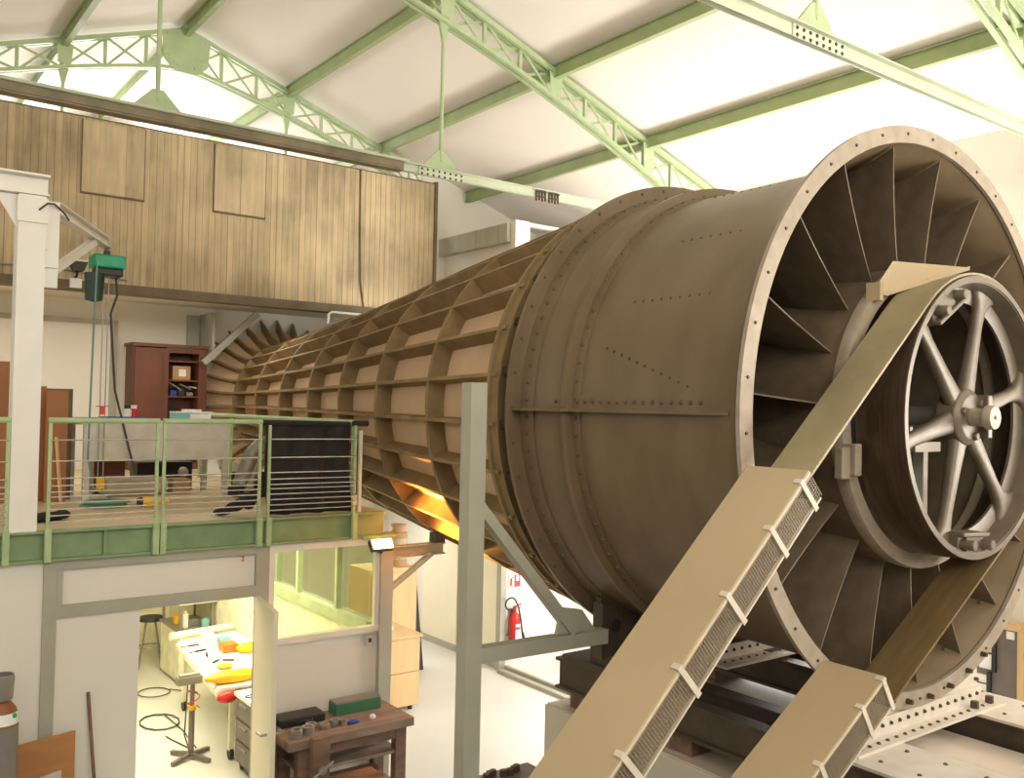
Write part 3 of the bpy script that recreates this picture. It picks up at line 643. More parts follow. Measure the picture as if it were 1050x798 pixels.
# belt guards
def guard(label, start, d, L, hgt, legs, straps, grp='belt guards'):
    d = Vector(d); n_ = Vector((-d.z, 0, d.x))
    if n_.z < 0: n_ = -n_
    g = thing('belt_guard', label, 'belt guard', tuple(Vector(start)), grp)
    s = Vector(start)
    ya, yb = 2.955, 3.36
    def P(t, h, y): q = s+d*t+n_*h; return (q.x, y, q.z)
    b = MB(); b.prism([P(0, 0, ya), P(L, 0, ya), P(L, .012, ya), P(0, .012, ya)], (0, yb-ya, 0))
    b.prism([P(0, 0, ya), P(L, 0, ya), P(L, -.02, ya), P(0, -.02, ya)], (0, .01, 0)); b.prism([P(0, 0, yb), P(L, 0, yb), P(L, -.02, yb), P(0, -.02, yb)], (0, -.01, 0))
    b.build('cover_sheet', 'guard', g)
    b = MB(); b.prism([P(.04, -hgt, ya+.02), P(L, -hgt, ya+.02), P(L, -hgt-.012, ya+.02), P(.04, -hgt-.012, ya+.02)], (0, yb-ya-.04, 0)); b.build('bottom_sheet', 'guard', g)
    b = MB()
    k = int(hgt/.016)
    for i in range(1, k): b.bar(P(0, -i*hgt/k, ya+.006), P(L, -i*hgt/k, ya+.006), .0022, .0022)
    for i in range(int(L/.018)): b.bar(P(i*.018, -.01, ya+.004), P(i*.018, -hgt, ya+.004), .0022, .0022)
    b.build('side_mesh', 'wire', g)
    b = MB(); b.bar(P(0, -.002, ya+.0), P(L, -.002, ya), .007, .009); b.bar(P(.02, -hgt, ya), P(L, -hgt, ya), .007, .009); b.build('edge_rails', 'guardedge', g)
    for t in straps:
        b = MB(); b.bar(P(t, .02, ya-.004), P(t, -hgt-.02, ya-.004), .008, .032, d); b.bar(P(t, .016, ya-.004), P(t, .016, ya+.04), .03, .008, n_); b.build('strap', 'guardedge', g)
    for t in legs:
        q = P(t, -hgt, 3.1); b = MB()
        for y in (ya+.03, yb-.03): b.bar((q[0], y, q[2]), (q[0], y, 0), .04, .04, (1, 0, 0))
        b.build('leg', 'postgrey', g)
guard('long beige belt guard with mesh side over the upper belt run', (4.22, 0, 3.59), (-math.cos(.742), 0, -math.sin(.742)), 3.1, .175, (2.4, 3.0), (.09, .43, .88, 1.33, 1.82, 2.35))
guard('short beige belt guard with mesh side over the lower belt run', (4.98, 0, 2.375), (-math.cos(.545), 0, -math.sin(.545)), 2.9, .19, (1.9, 2.7), (.03, .27, .73, 1.25, 1.8))

# ------------------------------------------------------------------ foundation
o = MB(); o.box((CX-1.07, 1.6, 0), (CX+1.3, 6.18, 1.34)); pl = tag(o.build('plinth', 'plinth', bevel=.01), 'whitewashed masonry plinth carrying the fan casing', 'plinth')
b = MB(); b.box((CX-1.05, 1.62, 1.34), (CX+1.28, 6.16, 1.352)); b.build('stained_top', 'stain', pl)
for x, l in ((CX-.72, 'brown steel foundation beam under the left side of the casing'), (CX+.88, 'brown steel foundation beam under the right side of the casing')):
    t = thing('foundation_beam', l, 'beam', (x, 4, 1.36), 'foundation beams')
    b = MB()
    for s in (-1, 1):
        b.box((x+s*.2-.02, 2.2, 1.5), (x+s*.2+.02, 6.14, 1.73)); b.box((x+s*.2-.07, 2.2, 1.48), (x+s*.2+.07, 6.14, 1.505)); b.box((x+s*.2-.07, 2.2, 1.72), (x+s*.2+.07, 6.14, 1.745))
    b.box((x-.2, 6.0, 1.52), (x+.2, 6.05, 1.7)); b.build('channels', 'steelbeam', t)
    for y in (2.4, 3.5, 4.6, 5.75):
        MB().box((x-.24, y, 1.355), (x+.24, y+.22, 1.48)).build('packing_block', 'oldwood', t)
    b = MB(); b.box((x-.3, 2.2, 1.745), (x+.28, 3.5, 1.765))
    for i in range(4):
        for dx in (-.15, .15): b.dome((x+dx, 2.4+i*.25, 1.765), (0, 0, 1), .016, .012)
    b.build('top_plate', ('whiteplate', 'bolt'), t)
    b = MB(); b.box((x-.27, 5.1, 1.745), (x+.25, 6.05, 1.79)); b.box((x-.22, 5.25, 1.79), (x+.22, 5.75, 1.92)); b.build('bearing_plate', 'steelbeam', t)
b = MB(); b.box((CX-.65, 3.9, 1.355), (CX+.6, 4.2, 1.62)); b.box((CX-.65, 3.85, 1.62), (CX+.6, 4.25, 1.64)); tag(b.build('cross_beam', 'steelbeam'), 'dark steel cross beam on the plinth under the casing belly', 'beam')
dt = thing('drip_tray', 'pale stained tray between the two foundation beams', 'tray', (CX+.08, 3.4, 1.36))
b = MB(); b.box((CX-.42, 1.9, 1.56), (CX+.58, 3.82, 1.575)); b.box((CX-.42, 1.9, 1.575), (CX+.58, 1.92, 1.61)); b.build('pan', 'stain', dt)
for y in (2.1, 3.6): MB().box((CX-.4, y, 1.36), (CX+.56, y+.06, 1.56)).build('leg', 'steelbeam', dt)
t = thing('support_post', 'grey steel post with diagonal brace beside the fan casing', 'post', (3.67, 5.3, 0))
b = MB(); b.box((3.6, 5.26, 0), (3.735, 5.38, 4.07)); b.box((3.5, 5.16, 0), (3.84, 5.48, .02)); b.build('post', 'postgrey', t)
b = MB(); b.bar((3.735, 5.32, 2.15), (4.95, 5.32, 2.13), .1, .11); b.build('arm', 'postgrey', t)
b = MB(); b.bar((3.7, 5.32, 3.22), (4.62, 5.32, 2.2), .09, .075); b.prism([(4.45, 5.3, 2.2), (4.85, 5.3, 2.18), (4.7, 5.3, 2.36), (4.5, 5.3, 2.4)], (0, .03, 0)); b.build('brace', 'postgrey', t)
mb = thing('machine_bed', 'grey machine bed with dark bolts beside the post', 'machine', (4.55, 5.8, 0))
b = MB(); b.box((4.22, 5.55, 0), (4.84, 6.12, .84)); b.box((4.2, 5.53, .84), (4.86, 6.14, .9)); b.build('bed', 'board_grey', mb, bevel=.01)
b = MB()
for i in range(7): b.lathe([(.0, .05), (.028, .05), (.033, 0)], 6, (4.34+i*.055+random.uniform(-.01, .01), 6.02+random.uniform(-.04, .04), .9))
b.build('bolts', 'bolt', mb)

# ------------------------------------------------------------------ platform railings
wz = [3.56, 3.39, 3.25, 3.19, 3.14, 3.10, 3.05, 3.0, 2.95, 2.9]
def rail(x0, x1, label, top=True, pz=3.7):
    t = thing('railing_panel', label, 'railing', ((x0+x1)/2, 8.15, 2.6), 'green platform railings')
    if top:
        b = MB(); b.tube([(x0-.015, 8.15, 3.72), (x1+.015, 8.15, 3.72)], .024, 10); b.build('handrail', 'railgreen', t, 40)
    for x in (x0, x1):
        b = MB(); b.box((x-.013, 8.135, 2.82), (x+.013, 8.155, pz)); b.box((x-.024, 8.1, 2.58), (x+.024, 8.15, 2.84)); b.build('post', 'railgreen', t)
    for z in wz:
        b = MB(); b.tube([(x0, 8.13, z), (x1, 8.13, z)], .006, 6); b.build('wire', 'chrome', t)
rail(-.5, 1.17, 'green wire railing panel left of the white crane column')
rail(1.47, 2.31, 'green wire railing panel just right of the crane column')
rail(2.37, 3.23, 'green wire railing panel in front of the long grey table')
rail(3.32, 4.2, 'green wire railing panel in front of the black cloth', False, 3.69)
t = thing('side_railing', 'green side railing running back along the tunnel', 'railing', (4.24, 10.6, 2.83))
b = MB(); b.tube([(4.24, 8.25, 3.72), (4.24, 12.9, 3.72)], .024, 8); b.build('handrail', 'railgreen', t, 40)
for y in (8.25, 11.7, 12.9):
    b = MB(); b.box((4.22, y-.02, 2.83), (4.26, y+.02, 3.7)); b.build('post', 'railgreen', t)
t = thing('corner_rod', 'yellowed standing rod with a black knob at the platform corner', 'rod', (4.3, 8.2, 2.83))
b = MB(); b.box((4.28, 8.2, 2.83), (4.31, 8.23, 3.64)); b.build('rod', 'cream', t); b = MB(); b.tube([(4.2, 8.2, 3.71), (4.36, 8.2, 3.71)], .03, 8); b.build('knob', 'black', t)
# black cloth hanging inside the railing
def cloth(nm, x0, x1, y, z0, z1, m, amp=.03, n=40, rows=12, seed=1):
    rnd = random.Random(seed); ph = [rnd.uniform(0, 6) for _ in range(4)]; b = MB(); g = []
    for j in range(rows+1):
        row = []
        for i in range(n+1):
            u, v = i/n, j/rows
            d = amp*(math.sin(u*17+ph[0]+v)+.6*math.sin(u*31+ph[1]-1.5*v)+.3*math.sin(v*9+ph[2]+u*4))*(1.1-v*.8)
            row.append(b.bm.verts.new((x0+(x1-x0)*u+.02*math.sin(v*5+ph[3])*(1-v), y+d, z0+(z1-z0)*v)))
        g.append(row)
    for j in range(rows):
        for i in range(n): b.bm.faces.new((g[j][i], g[j][i+1], g[j+1][i+1], g[j+1][i]))
    o = b.build(nm, m, None, 60); md = o.modifiers.new('thick', 'SOLIDIFY'); md.thickness = .008
    return o
t = tag(cloth('black_cloth', 3.34, 4.2, 8.28, 2.84, 3.7, 'cloth'), 'black cloth hung over the railing beside the tunnel', 'cloth')
b = MB(); b.tube([(3.3, 8.28, 3.71), (4.2, 8.28, 3.7)], .028, 10); b.build('rolled_hem', 'cloth', t, 40)
b = MB()
for i in range(9):
    b.ball((3.0+i*.032, 8.5-.015*i+random.uniform(-.03, .03), 2.865+.02*i*random.uniform(.5, 1.1)), .06, (1.1, .9, .55+.06*i), 10)
tag(b.build('crumpled_cloth', 'cloth', None, 80), 'crumpled black cloth lying on the platform floor by the railing corner', 'cloth')
b = MB()
for i in range(6): b.ball((1.45+i*.05, 8.75+random.uniform(-.05, .05), 2.86+random.uniform(0, .03)), .07, (1, 1, .6), 10)
tag(b.build('black_bag', 'cloth', None, 80), 'small black bag on the platform at the foot of the crane column', 'bag')

# ------------------------------------------------------------------ jib crane and hoist
t = thing('jib_crane', 'white steel jib crane on a tall column at the platform edge', 'crane', (1.26, 8.0, 2.84))
b = MB()
b.box((1.16, 7.94, 2.84), (1.36, 8.12, 5.52)); b.box((1.165, 7.93, 2.831), (1.355, 8.16, 2.85)); b.box((1.15, 7.92, 5.3), (1.37, 7.94, 5.5))
b.prism([(1.0, 8.0, 5.52), (1.16, 8.0, 5.52), (1.16, 8.0, 5.25)], (0, .02, 0)); b.build('column', 'white', t)
b = MB(); b.ibeam((-1.5, 8.03, 5.61), (1.38, 8.03, 5.61), .2, .17, .016); b.build('runway_beam', 'white', t)
b = MB(); b.box((1.37, 8.0, 4.96), (1.47, 8.1, 5.5)); b.box((1.34, 8.02, 4.8), (1.47, 8.08, 4.98)); b.box((1.345, 7.98, 5.1), (1.38, 8.0, 5.2)); b.build('pivot_post', 'white', t)
E_ = Vector((2.3, 10.02, 5.56))
b = MB(); b.ibeam((1.44, 8.06, 5.46), (2.3, 10.02, 5.53), .1, .1, .012); b.build('jib_arm', 'white', t)
b = MB(); b.bar((1.45, 8.1, 4.95), (2.05, 9.45, 5.45), .05, .07); b.build('strut', 'white', t)
b = MB(); b.tube([(1.3, 7.9, 5.4), (1.36, 7.9, 5.46), (1.42, 7.95, 5.47), (1.5, 8.0, 5.42), (1.54, 8.0, 5.36)], .008, 6); b.build('cable', 'cable', t)
t.location += Vector((.03, .2, 0))          # stands on the deck between two railing panels
t = thing('chain_hoist', 'green electric chain hoist hanging from the white jib arm', 'hoist', (2.3, 10.0, 5.3))
b = MB(); b.box((2.14, 9.88, 5.26), (2.46, 10.12, 5.4)); b.build('body', 'hoistgreen', t, bevel=.02)
b = MB(); b.box((2.17, 9.9, 5.18), (2.44, 10.1, 5.26)); b.build('motor', 'black', t, bevel=.015)
b = MB(); b.box((2.27, 9.96, 5.4), (2.32, 10.04, 5.45)); b.build('lug', 'black', t)
b = MB(); b.tube([(2.3, 10, 5.44), (2.3, 10, 5.5), (2.27, 10, 5.53)], .012, 8); b.tube([(2.27, 10, 5.46), (2.33, 10, 5.5)], .01); b.build('hook', 'steel', t)
b = MB(); b.lathe([(.0, 4.9), (.085, 4.92), (.1, 5.2), (.0, 5.2)], 16, (2.17, 9.95, 0)); b.build('chain_bin', 'darkgreen', t, 40)
b = MB()
for x in (2.26, 2.31): b.tube([(x, 9.95, 5.18), (x, 9.96, 3.05)], .006, 6)
b.build('chain', 'steel', t)
b = MB(); b.tube([(2.285, 9.955, 3.0), (2.285, 9.955, 2.94), (2.31, 9.955, 2.92)], .012); b.box((2.25, 9.93, 2.97), (2.32, 9.98, 3.09)); b.build('hook_block', 'yellow', t, bevel=.01)
b = MB(); b.box((2.265, 9.93, 3.74), (2.305, 9.97, 3.82)); b.box((2.22, 9.94, 3.82), (2.34, 9.96, 3.83)); b.build('push_button', 'signred', t)
b = MB(); b.tube([(2.17, 9.85, 5.3), (2.15, 9.84, 4.5), (2.13, 9.82, 3.3), (2.17, 9.75, 3.0), (2.35, 9.6, 2.87)], .01, 6); b.build('control_cable', 'hose', t)
b = MB(); b.tube([(2.4, 10.05, 5.2), (2.42, 10.05, 5.0), (2.36, 10.05, 4.8), (2.42, 10.04, 4.0), (2.62, 9.9, 3.1)], .012, 6); b.build('power_cable', 'cable', t)
t.location += Vector((.03, .2, 0))
b = MB()
for k in range(6):
    r = .16+.03*math.sin(k*2.1); c = (2.25+.02*math.cos(k*1.7), 9.66+.03*math.sin(k*1.3))
    b.tube([(c[0]+r*1.15*math.cos(a*PI/12), c[1]+r*.75*math.sin(a*PI/12), 2.84+k*.012) for a in range(25)], .01, 6)
tag(b.build('hose_coil', 'hose'), 'coil of green hose on the platform floor under the hoist', 'hose')
t = thing('yellow_plug', 'yellow and black connector plug lying on the platform floor', 'plug', (2.65, 9.5, 2.86))
b = MB(); b.lathe([(.0, 0), (.05, 0), (.055, .05), (.045, .12), (.025, .13), (.025, .26), (0, .26)], 14, (2.56, 9.5, 2.885), 'X'); b.build('body', 'yellow', t, 40)
b = MB(); b.lathe([(0, -.04), (.04, -.04), (.05, 0), (0, 0)], 14, (2.56, 9.5, 2.885), 'X'); b.build('cap', 'black', t, 40)

# ------------------------------------------------------------------ things on the platform
t = thing('work_table', 'long grey-white table with a deep front panel on the platform', 'table', (2.9, 10.5, 2.83))
b = MB(); b.box((2.12, 10.2, 3.63), (3.7, 11.0, 3.66)); b.build('tabletop', 'tablepanel', t)
b = MB(); b.box((2.2, 10.2, 3.25), (3.64, 10.225, 3.63)); b.build('front_panel', 'tablepanel', t)
for x in (2.16, 3.62):
    for y in (10.21, 10.92):
        b = MB(); b.box((x, y, 2.83), (x+.06, y+.06, 3.63)); b.build('leg', 'tablepanel', t)
t = thing('cupboard', 'dark mahogany cupboard with one half open, against the back wall', 'cupboard', (4.2, 14.6, 2.83))
b = MB(); x0, x1, y0, y1, z0, z1 = 3.72, 4.84, 14.5, 14.93, 2.83, 4.72
b.box((x0, y0, z0), (x0+.03, y1, z1)); b.box((x1-.13, y0, z0), (x1, y1, z1)); b.box((x0-.03, y0-.03, z1), (x1+.03, y1, z1+.05)); b.box((x0, y1-.02, z0), (x1, y1, z1)); b.box((x0, y0, z0), (x1, y1, z0+.1)); b.box((4.22, y0, z0), (4.25, y1, z1)); b.box((4.22, y0, z1-.08), (x1, y0+.03, z1)); b.build('carcass', 'mahog', t)
b = MB(); b.box((x0+.02, y0-.02, z0+.08), (4.23, y0, z1-.03)); b.box((x0+.08, y0-.03, 3.95), (4.17, y0-.02, 4.0))
for a in ((x0+.02, 3.9), (x0+.02, z1-.1), (x0+.02, z0+.1)): b.box((a[0], y0-.03, a[1]), (4.23, y0-.02, a[1]+.08))
for x in (x0+.02, 4.16): b.box((x, y0-.03, z0+.1), (x+.07, y0-.02, z1-.03))
b.build('door', 'mahog', t)
for z in (3.5, 3.95, 4.5, 4.2):
    b = MB(); b.box((4.25, y0+.02, z), (x1-.13, y1-.02, z+.025)); b.build('shelf', 'mahog', t)
b = MB(); b.box((4.33, 14.56, 4.225), (4.6, 14.85, 4.44)); o = tag(b.build('cardboard_box', 'cardboard'), 'cardboard box with a white label on the cupboard shelf', 'box')
b = MB(); b.box((4.42, 14.553, 4.28), (4.53, 14.56, 4.39)); b.build('paper_label', 'paper', o)
for i, (x, c, h) in enumerate(((4.3, 'blue', .08), (4.42, 'black', .12), (4.55, 'steel', .06))):
    b = MB(); b.box((x, 14.56, 3.975), (x+.1, 14.8, 3.975+h)); tag(b.build('tool_case', c, bevel=.01), ['small blue case', 'small black case', 'small grey metal case'][i]+' on the lower open shelf of the cupboard', 'case', 'cases in the cupboard')
for i, x in enumerate((4.35, 4.5, 4.6)):
    b = MB(); b.tube([(x, 14.7, 4.12), (x-.1+.05*i, 14.58, 4.2-.04*i), (x+.12, 14.56, 4.06+.02*i)], .012, 6); tag(b.build('metal_rod', 'steel'), ['upper', 'middle', 'lower'][i]+' of the loose metal rods lying in the cupboard', 'rod', 'rods in the cupboard')
# on the table
t = thing('storage_tub', 'clear-lidded plastic tub with a teal end on the table', 'tub', (3.3, 10.4, 3.66))
b = MB(); b.box((3.1, 10.3, 3.66), (3.26, 10.5, 3.765)); b.build('teal_side', 'teal', t); b = MB(); b.box((3.26, 10.3, 3.66), (3.5, 10.5, 3.76)); b.build('body', 'bottle', t, bevel=.01); b = MB(); b.box((3.1, 10.29, 3.765), (3.52, 10.51, 3.78)); b.build('lid', 'bottle', t)
b = MB(); b.box((3.22, 10.33, 3.78), (3.4, 10.47, 3.805)); tag(b.build('paper_stack', 'paper'), 'small white paper stack on the tub lid', 'paper')
b = MB(); b.box((2.4, 10.4, 3.66), (2.85, 10.7, 3.675)); b.box((2.4, 10.4, 3.675), (2.41, 10.7, 3.71)); b.box((2.84, 10.4, 3.675), (2.85, 10.7, 3.71)); b.box((2.4, 10.4, 3.675), (2.85, 10.41, 3.71)); b.box((2.4, 10.69, 3.675), (2.85, 10.7, 3.71)); tag(b.build('blue_tray', 'blue'), 'shallow blue tray on the grey table', 'tray')
for i, (x, c, l) in enumerate(((2.72, 'black', 'black capped jar at the tray on the table'), (2.8, 'red', 'small red jar right of the blue tray'))):
    o = MB().lathe([(0, 0), (.045, 0), (.045, .12), (.03, .14), (0, .14)], 14, (x, 10.78+.05*i, 3.66)).build('jar', 'bottle' if i == 0 else 'red', None, 40); tag(o, l, 'jar', 'jars on the table')
    b = MB(); b.lathe([(0, .14), (.034, .14), (.034, .18), (0, .18)], 14, (x, 10.78+.05*i, 3.66)); b.build('lid', c if i == 0 else 'signwhite', o, 40)
o = MB().box((2.05, 10.45, 3.66), (2.42, 10.75, 3.70)).build('flat_case', 'black'); o.location.x = .1; tag(o, 'flat black case on the left end of the grey table', 'case')
# things under the table
def lump(nm, m, c, r, sc, l, cat, seed):
    rnd = random.Random(seed); b = MB(); b.ball(c, r, sc, 14)
    for v in b.bm.verts: v.co += Vector((rnd.uniform(-1, 1), rnd.uniform(-1, 1), rnd.uniform(-.4, .4)))*r*.08
    return tag(b.build(nm, m, None, 60), l, cat)
o = MB().tube([(2.5, 10.75, 2.93), (3.15, 10.75, 2.93)], .1, 16).build('foam_roll', 'sack', None, 40); tag(o, 'pale rolled foam lying on the floor under the grey table', 'roll')
b = MB(); b.box((2.45, 11.05, 2.83), (2.78, 11.35, 3.22)); b.box((2.43, 11.03, 3.2), (2.8, 11.37, 3.24)); tag(b.build('brown_crate', 'mahog'), 'dark brown crate under the left half of the grey table', 'crate')
b = MB(); b.box((3.22, 10.7, 2.83), (3.42, 10.95, 3.0)); b.box((3.22, 10.815, 3.0), (3.42, 10.835, 3.003)); tag(b.build('carton', 'cardboard'), 'small cardboard carton under the right half of the table', 'box')
b = MB(); b.box((2.92, 11.05, 2.83), (3.55, 11.4, 3.18)); tag(b.build('dark_case', 'black', bevel=.02), 'wide black case behind the carton under the table', 'case')
lump('grey_sack', 'tablepanel', (3.42, 11.0, 3.06), .0601, (1, 1, 1), 'small grey cloth bag on the carton under the table', 'bag', 3).location.z = .0
b = MB(); b.tube([(3.75, 10.0, 2.95), (3.9, 10.1, 3.3), (4.02, 10.15, 3.42)], [.1, .09, .08], 12); b.tube([(3.8, 9.9, 2.9), (3.95, 10.05, 3.2)], .05, 10); tag(b.build('duct_hose', 'steel', None, 50), 'grey bent duct hose standing right of the grey table', 'duct')
b = MB(); b.box((3.72, 9.95, 2.83), (4.12, 10.35, 2.93)); b.box((3.76, 10.15, 2.93), (4.1, 10.34, 3.1)); tag(b.build('dark_machine', 'black', bevel=.015), 'low black machine right of the table, carrying the duct hose', 'machine')
for i, (x0, x1, z1, y, l) in enumerate(((1.3, 1.5, 4.26, 10.45, 'tallest brown hardboard sheet, left of the crane column'), (1.68, 1.85, 4.02, 10.5, 'brown hardboard sheet standing just right of the crane column'), (1.82, 2.03, 3.98, 10.35, 'brown hardboard sheet with rounded edge beside the table leg'))):
    o = MB().box((x0, y, 2.83), (x1, y+.025, z1)).build('hardboard_sheet', 'brownboard', bevel=.006)
    tag(o, l, 'board', 'brown hardboard sheets')
b = MB(); b.box((1.25, 10.6, 2.83), (2.12, 10.66, 4.0)); b.box((1.25, 10.66, 2.83), (1.3, 11.0, 3.4)); b.box((2.05, 10.66, 2.83), (2.12, 11.0, 3.4)); tag(b.build('rack', 'claddark'), 'dark upright rack the brown hardboard sheets lean against', 'rack')
b = MB(); b.bar((1.97, 10.28, 2.83), (1.92, 10.33, 3.5), .03, .02); tag(b.build('wood_lath', 'pine'), 'thin light lath leaning on the brown hardboard', 'lath')
# steel knee brace by the tunnel mouth
t = thing('knee_brace', 'grey steel post with diagonal strut beside the tunnel mouth', 'brace', (4.8, 14.4, 2.83))
b = MB(); b.box((4.66, 14.94, 2.83), (4.84, 15.0, 5.28)); b.box((4.86, 14.35, 4.55), (4.9, 14.95, 5.3)); b.build('post', 'grey', t)
b = MB(); b.bar((4.74, 14.38, 4.5), (5.6, 14.38, 5.34), .08, .1); b.build('strut', 'grey', t)
b = MB(); b.tube([(5.89, 12.36, 5.08), (5.89, 12.36, 5.22), (5.94, 12.36, 5.25), (6.5, 12.36, 5.25), (6.5, 12.43, 5.28)], .02, 8); tag(b.build('white_pipe', 'white', None, 40), 'short bent white pipe below the board wall above the tunnel', 'pipe')
t = thing('wall_floodlight', 'small black floodlight on the lower edge of the board wall', 'floodlight', (2.45, 12.35, 5.6))
b = MB(); b.prism([(2.36, 12.25, 5.6), (2.58, 12.25, 5.6), (2.53, 12.25, 5.48), (2.42, 12.25, 5.48)], (0, .12, 0)); b.build('housing', 'black', t)
b = MB(); b.box((2.38, 12.25, 5.6), (2.57, 12.36, 5.615)); b.build('glass_front', 'signwhite', t)
b = MB(); b.tube([(2.47, 12.31, 5.48), (2.47, 12.36, 5.42), (2.47, 12.43, 5.42)], .015); b.build('bracket', 'black', t)
b = MB(); b.box((2.40, 12.38, 5.28), (2.54, 12.43, 5.4)); tag(b.build('junction_box', 'signwhite', bevel=.01), 'white junction box under the small floodlight', 'box')
b = MB(); b.tube([(-.5, 12.46, 5.5), (2.0, 12.46, 5.5), (2.35, 12.46, 5.5), (3.1, 12.46, 5.44)], .012, 6); tag(b.build('wall_conduit', 'steel'), 'thin conduit along the lower board wall', 'conduit')

# ------------------------------------------------------------------ ground floor, right of the workshop
t = thing('halogen_lamp', 'glowing orange halogen floodlight on the grey corner post', 'floodlight', (4.52, 8.0, 2.5))
b = MB(); b.prism([(4.36, 8.03, 2.47), (4.6, 8.03, 2.47), (4.6, 8.1, 2.56), (4.36, 8.1, 2.56)], (0, .04, -.03)); b.box((4.47, 8.08, 2.42), (4.5, 8.14, 2.5)); b.build('housing', 'black', t)
b = MB(); b.prism([(4.37, 8.022, 2.478), (4.59, 8.022, 2.478), (4.59, 8.085, 2.56), (4.37, 8.085, 2.56)], (0, -.004, .004)); b.build('lens', 'lampface', t)
ld = bpy.data.lights.new('halogen_light', 'SPOT'); ld.energy = 330; ld.color = (1, .46, .09); ld.spot_size = 1.7; ld.spot_blend = .7; ld.shadow_soft_size = .06
lo = bpy.data.objects.new('halogen_light', ld); COL.objects.link(lo); lo.location = (4.46, 7.9, 2.6); lo.rotation_euler = (Vector((5.3, 7.55, 3.05))-Vector(lo.location)).to_track_quat('-Z', 'Y').to_euler(); lo.parent = t; lo.matrix_parent_inverse = Matrix.Translation(-t.location)
t = thing('steel_bracket', 'grey steel bracket from the corner post holding up the tunnel', 'bracket', (4.9, 8.2, 2.2))
b = MB(); b.ibeam((4.66, 8.22, 2.40), (5.3, 8.22, 2.40), .1, .12, .014); b.build('arm', 'postgrey', t)
b = MB(); b.bar((4.66, 8.22, 2.02), (5.16, 8.22, 2.35), .05, .05); b.build('strut', 'postgrey', t)
b = MB(); b.box((5.18, 8.18, 2.46), (5.3, 8.3, 2.56)); b.build('packing', 'steelbeam', t)
t = thing('pine_counter', 'pale pine counter cabinet standing right of the grey post', 'cabinet', (5.8, 10.5, 0))
b = MB(); b.box((5.4, 10.17, .06), (6.24, 10.9, .93)); b.build('body', 'pine', t)
b = MB(); b.box((5.38, 10.13, .93), (6.26, 10.92, .96)); b.build('top', 'pine', t)
b = MB(); b.box((5.42, 10.15, .5), (6.22, 10.17, .92)); b.build('front_panel', 'pine', t)
b = MB(); b.box((5.42, 10.15, .07), (6.22, 10.17, .49)); b.build('front_panel', 'pine', t)
for x in (5.48, 6.14):
    for y in (10.22, 10.8): 
        b = MB(); b.lathe([(0, 0), (.03, 0), (.03, .06), (0, .06)], 12, (x, y, 0)); b.build('foot', 'black', t)
for i, (x, y, h, l) in enumerate(((5.45, 10.35, .14, 'taller white folded papers on the pine counter'), (5.75, 10.5, .05, 'flat white papers on the pine counter'))):
    b = MB(); b.prism([(x, y, .96), (x+.3, y+.03, .96), (x+.3, y+.2, .96), (x, y+.2, .96)], (0, .02, h)); tag(b.build('papers', 'paper'), l, 'paper', 'papers on the counter')
t = thing('tall_pine_cabinet', 'tall pine cabinet behind the pine counter', 'cabinet', (6.6, 11.8, 0))
b = MB(); b.box((6.2, 11.5, 0), (6.98, 12.1, 1.56)); b.build('body', 'pine', t); b = MB(); b.box((6.24, 11.48, .05), (6.95, 11.5, 1.5)); b.build('door', 'pine', t)
b = MB(); b.lathe([(.0, 0), (.13, 0), (.13, .48), (.1, .5), (.1, .56), (.12, .58), (.12, .6), (0, .6)], 24, (6.78, 11.72, 1.56)); o = tag(b.build('drum', 'cardboard', None, 40), 'beige drum on top of the tall pine cabinet', 'drum')
b = MB(); b.lathe([(.131, .1), (.132, .1), (.132, .4), (.131, .4)], 24, (6.78, 11.72, 1.56)); b.build('paper_label', 'sack', o)
b = MB(); b.prism([(7.0, 11.6, 0), (7.04, 11.6, 0), (7.04, 12.0, 0), (7.0, 12.0, 0)], (.0, 0, 1.45)); b.prism([(7.04, 11.62, 0), (7.2, 11.62, 0), (7.04, 11.62, 1.4)], (0, .3, 0)); tag(b.build('leaning_board', 'black'), 'dark panel leaning against the tall pine cabinet', 'panel')
# fire extinguisher on the room wall
ex, ey = 8.3, 10.86
t = thing('fire_extinguisher', 'red fire extinguisher hung on the white wall behind the tunnel', 'fire extinguisher', (ex, ey, .3))
b = MB(); b.lathe([(0, .22), (.075, .22), (.08, .24), (.08, .74), (.065, .82), (.025, .86), (.025, .9), (0, .9)], 24, (ex, ey, 0)); b.build('cylinder', 'red', t, 40)
b = MB(); b.box((ex-.04, ey-.084, .46), (ex+.04, ey-.076, .62)); b.box((ex-.04, ey-.084, .66), (ex+.04, ey-.078, .7)); b.build('paper_label', 'signwhite', t)
b = MB(); b.box((ex-.02, ey-.02, .9), (ex+.02, ey+.02, .95)); b.bar((ex-.02, ey, .94), (ex+.11, ey-.02, .98), .02, .012); b.bar((ex, ey, .96), (ex+.1, ey-.02, .92), .02, .012); b.build('valve', 'signred', t)
b = MB(); b.tube([(ex-.02, ey, .93)]+[(ex-.1+.1*math.cos(a), ey-.03, 1.0+.09*math.sin(a)) for a in [math.radians(-40-25*k) for k in range(12)]]+[(ex+.04, ey-.03, .95), (ex+.09, ey-.03, .75), (ex+.13, ey-.03, .5)], .013, 8); b.tube([(ex+.13, ey-.03, .55), (ex+.2, ey-.03, .25)], [.018, .045], 10); b.build('hose', 'black', t, 50)
b = MB(); b.box((ex-.09, ey+.02, .5), (ex+.09, ey+.085, .53)); b.box((ex-.05, ey+.06, .3), (ex+.05, ey+.09, .9)); b.build('wall_bracket', 'steel', t)
t = tag(MB().box((8.23, 10.93, 1.2), (8.45, 10.949, 1.42)).build('fire_sign', 'signwhite'), 'red and white fire extinguisher sign above the extinguisher', 'sign')
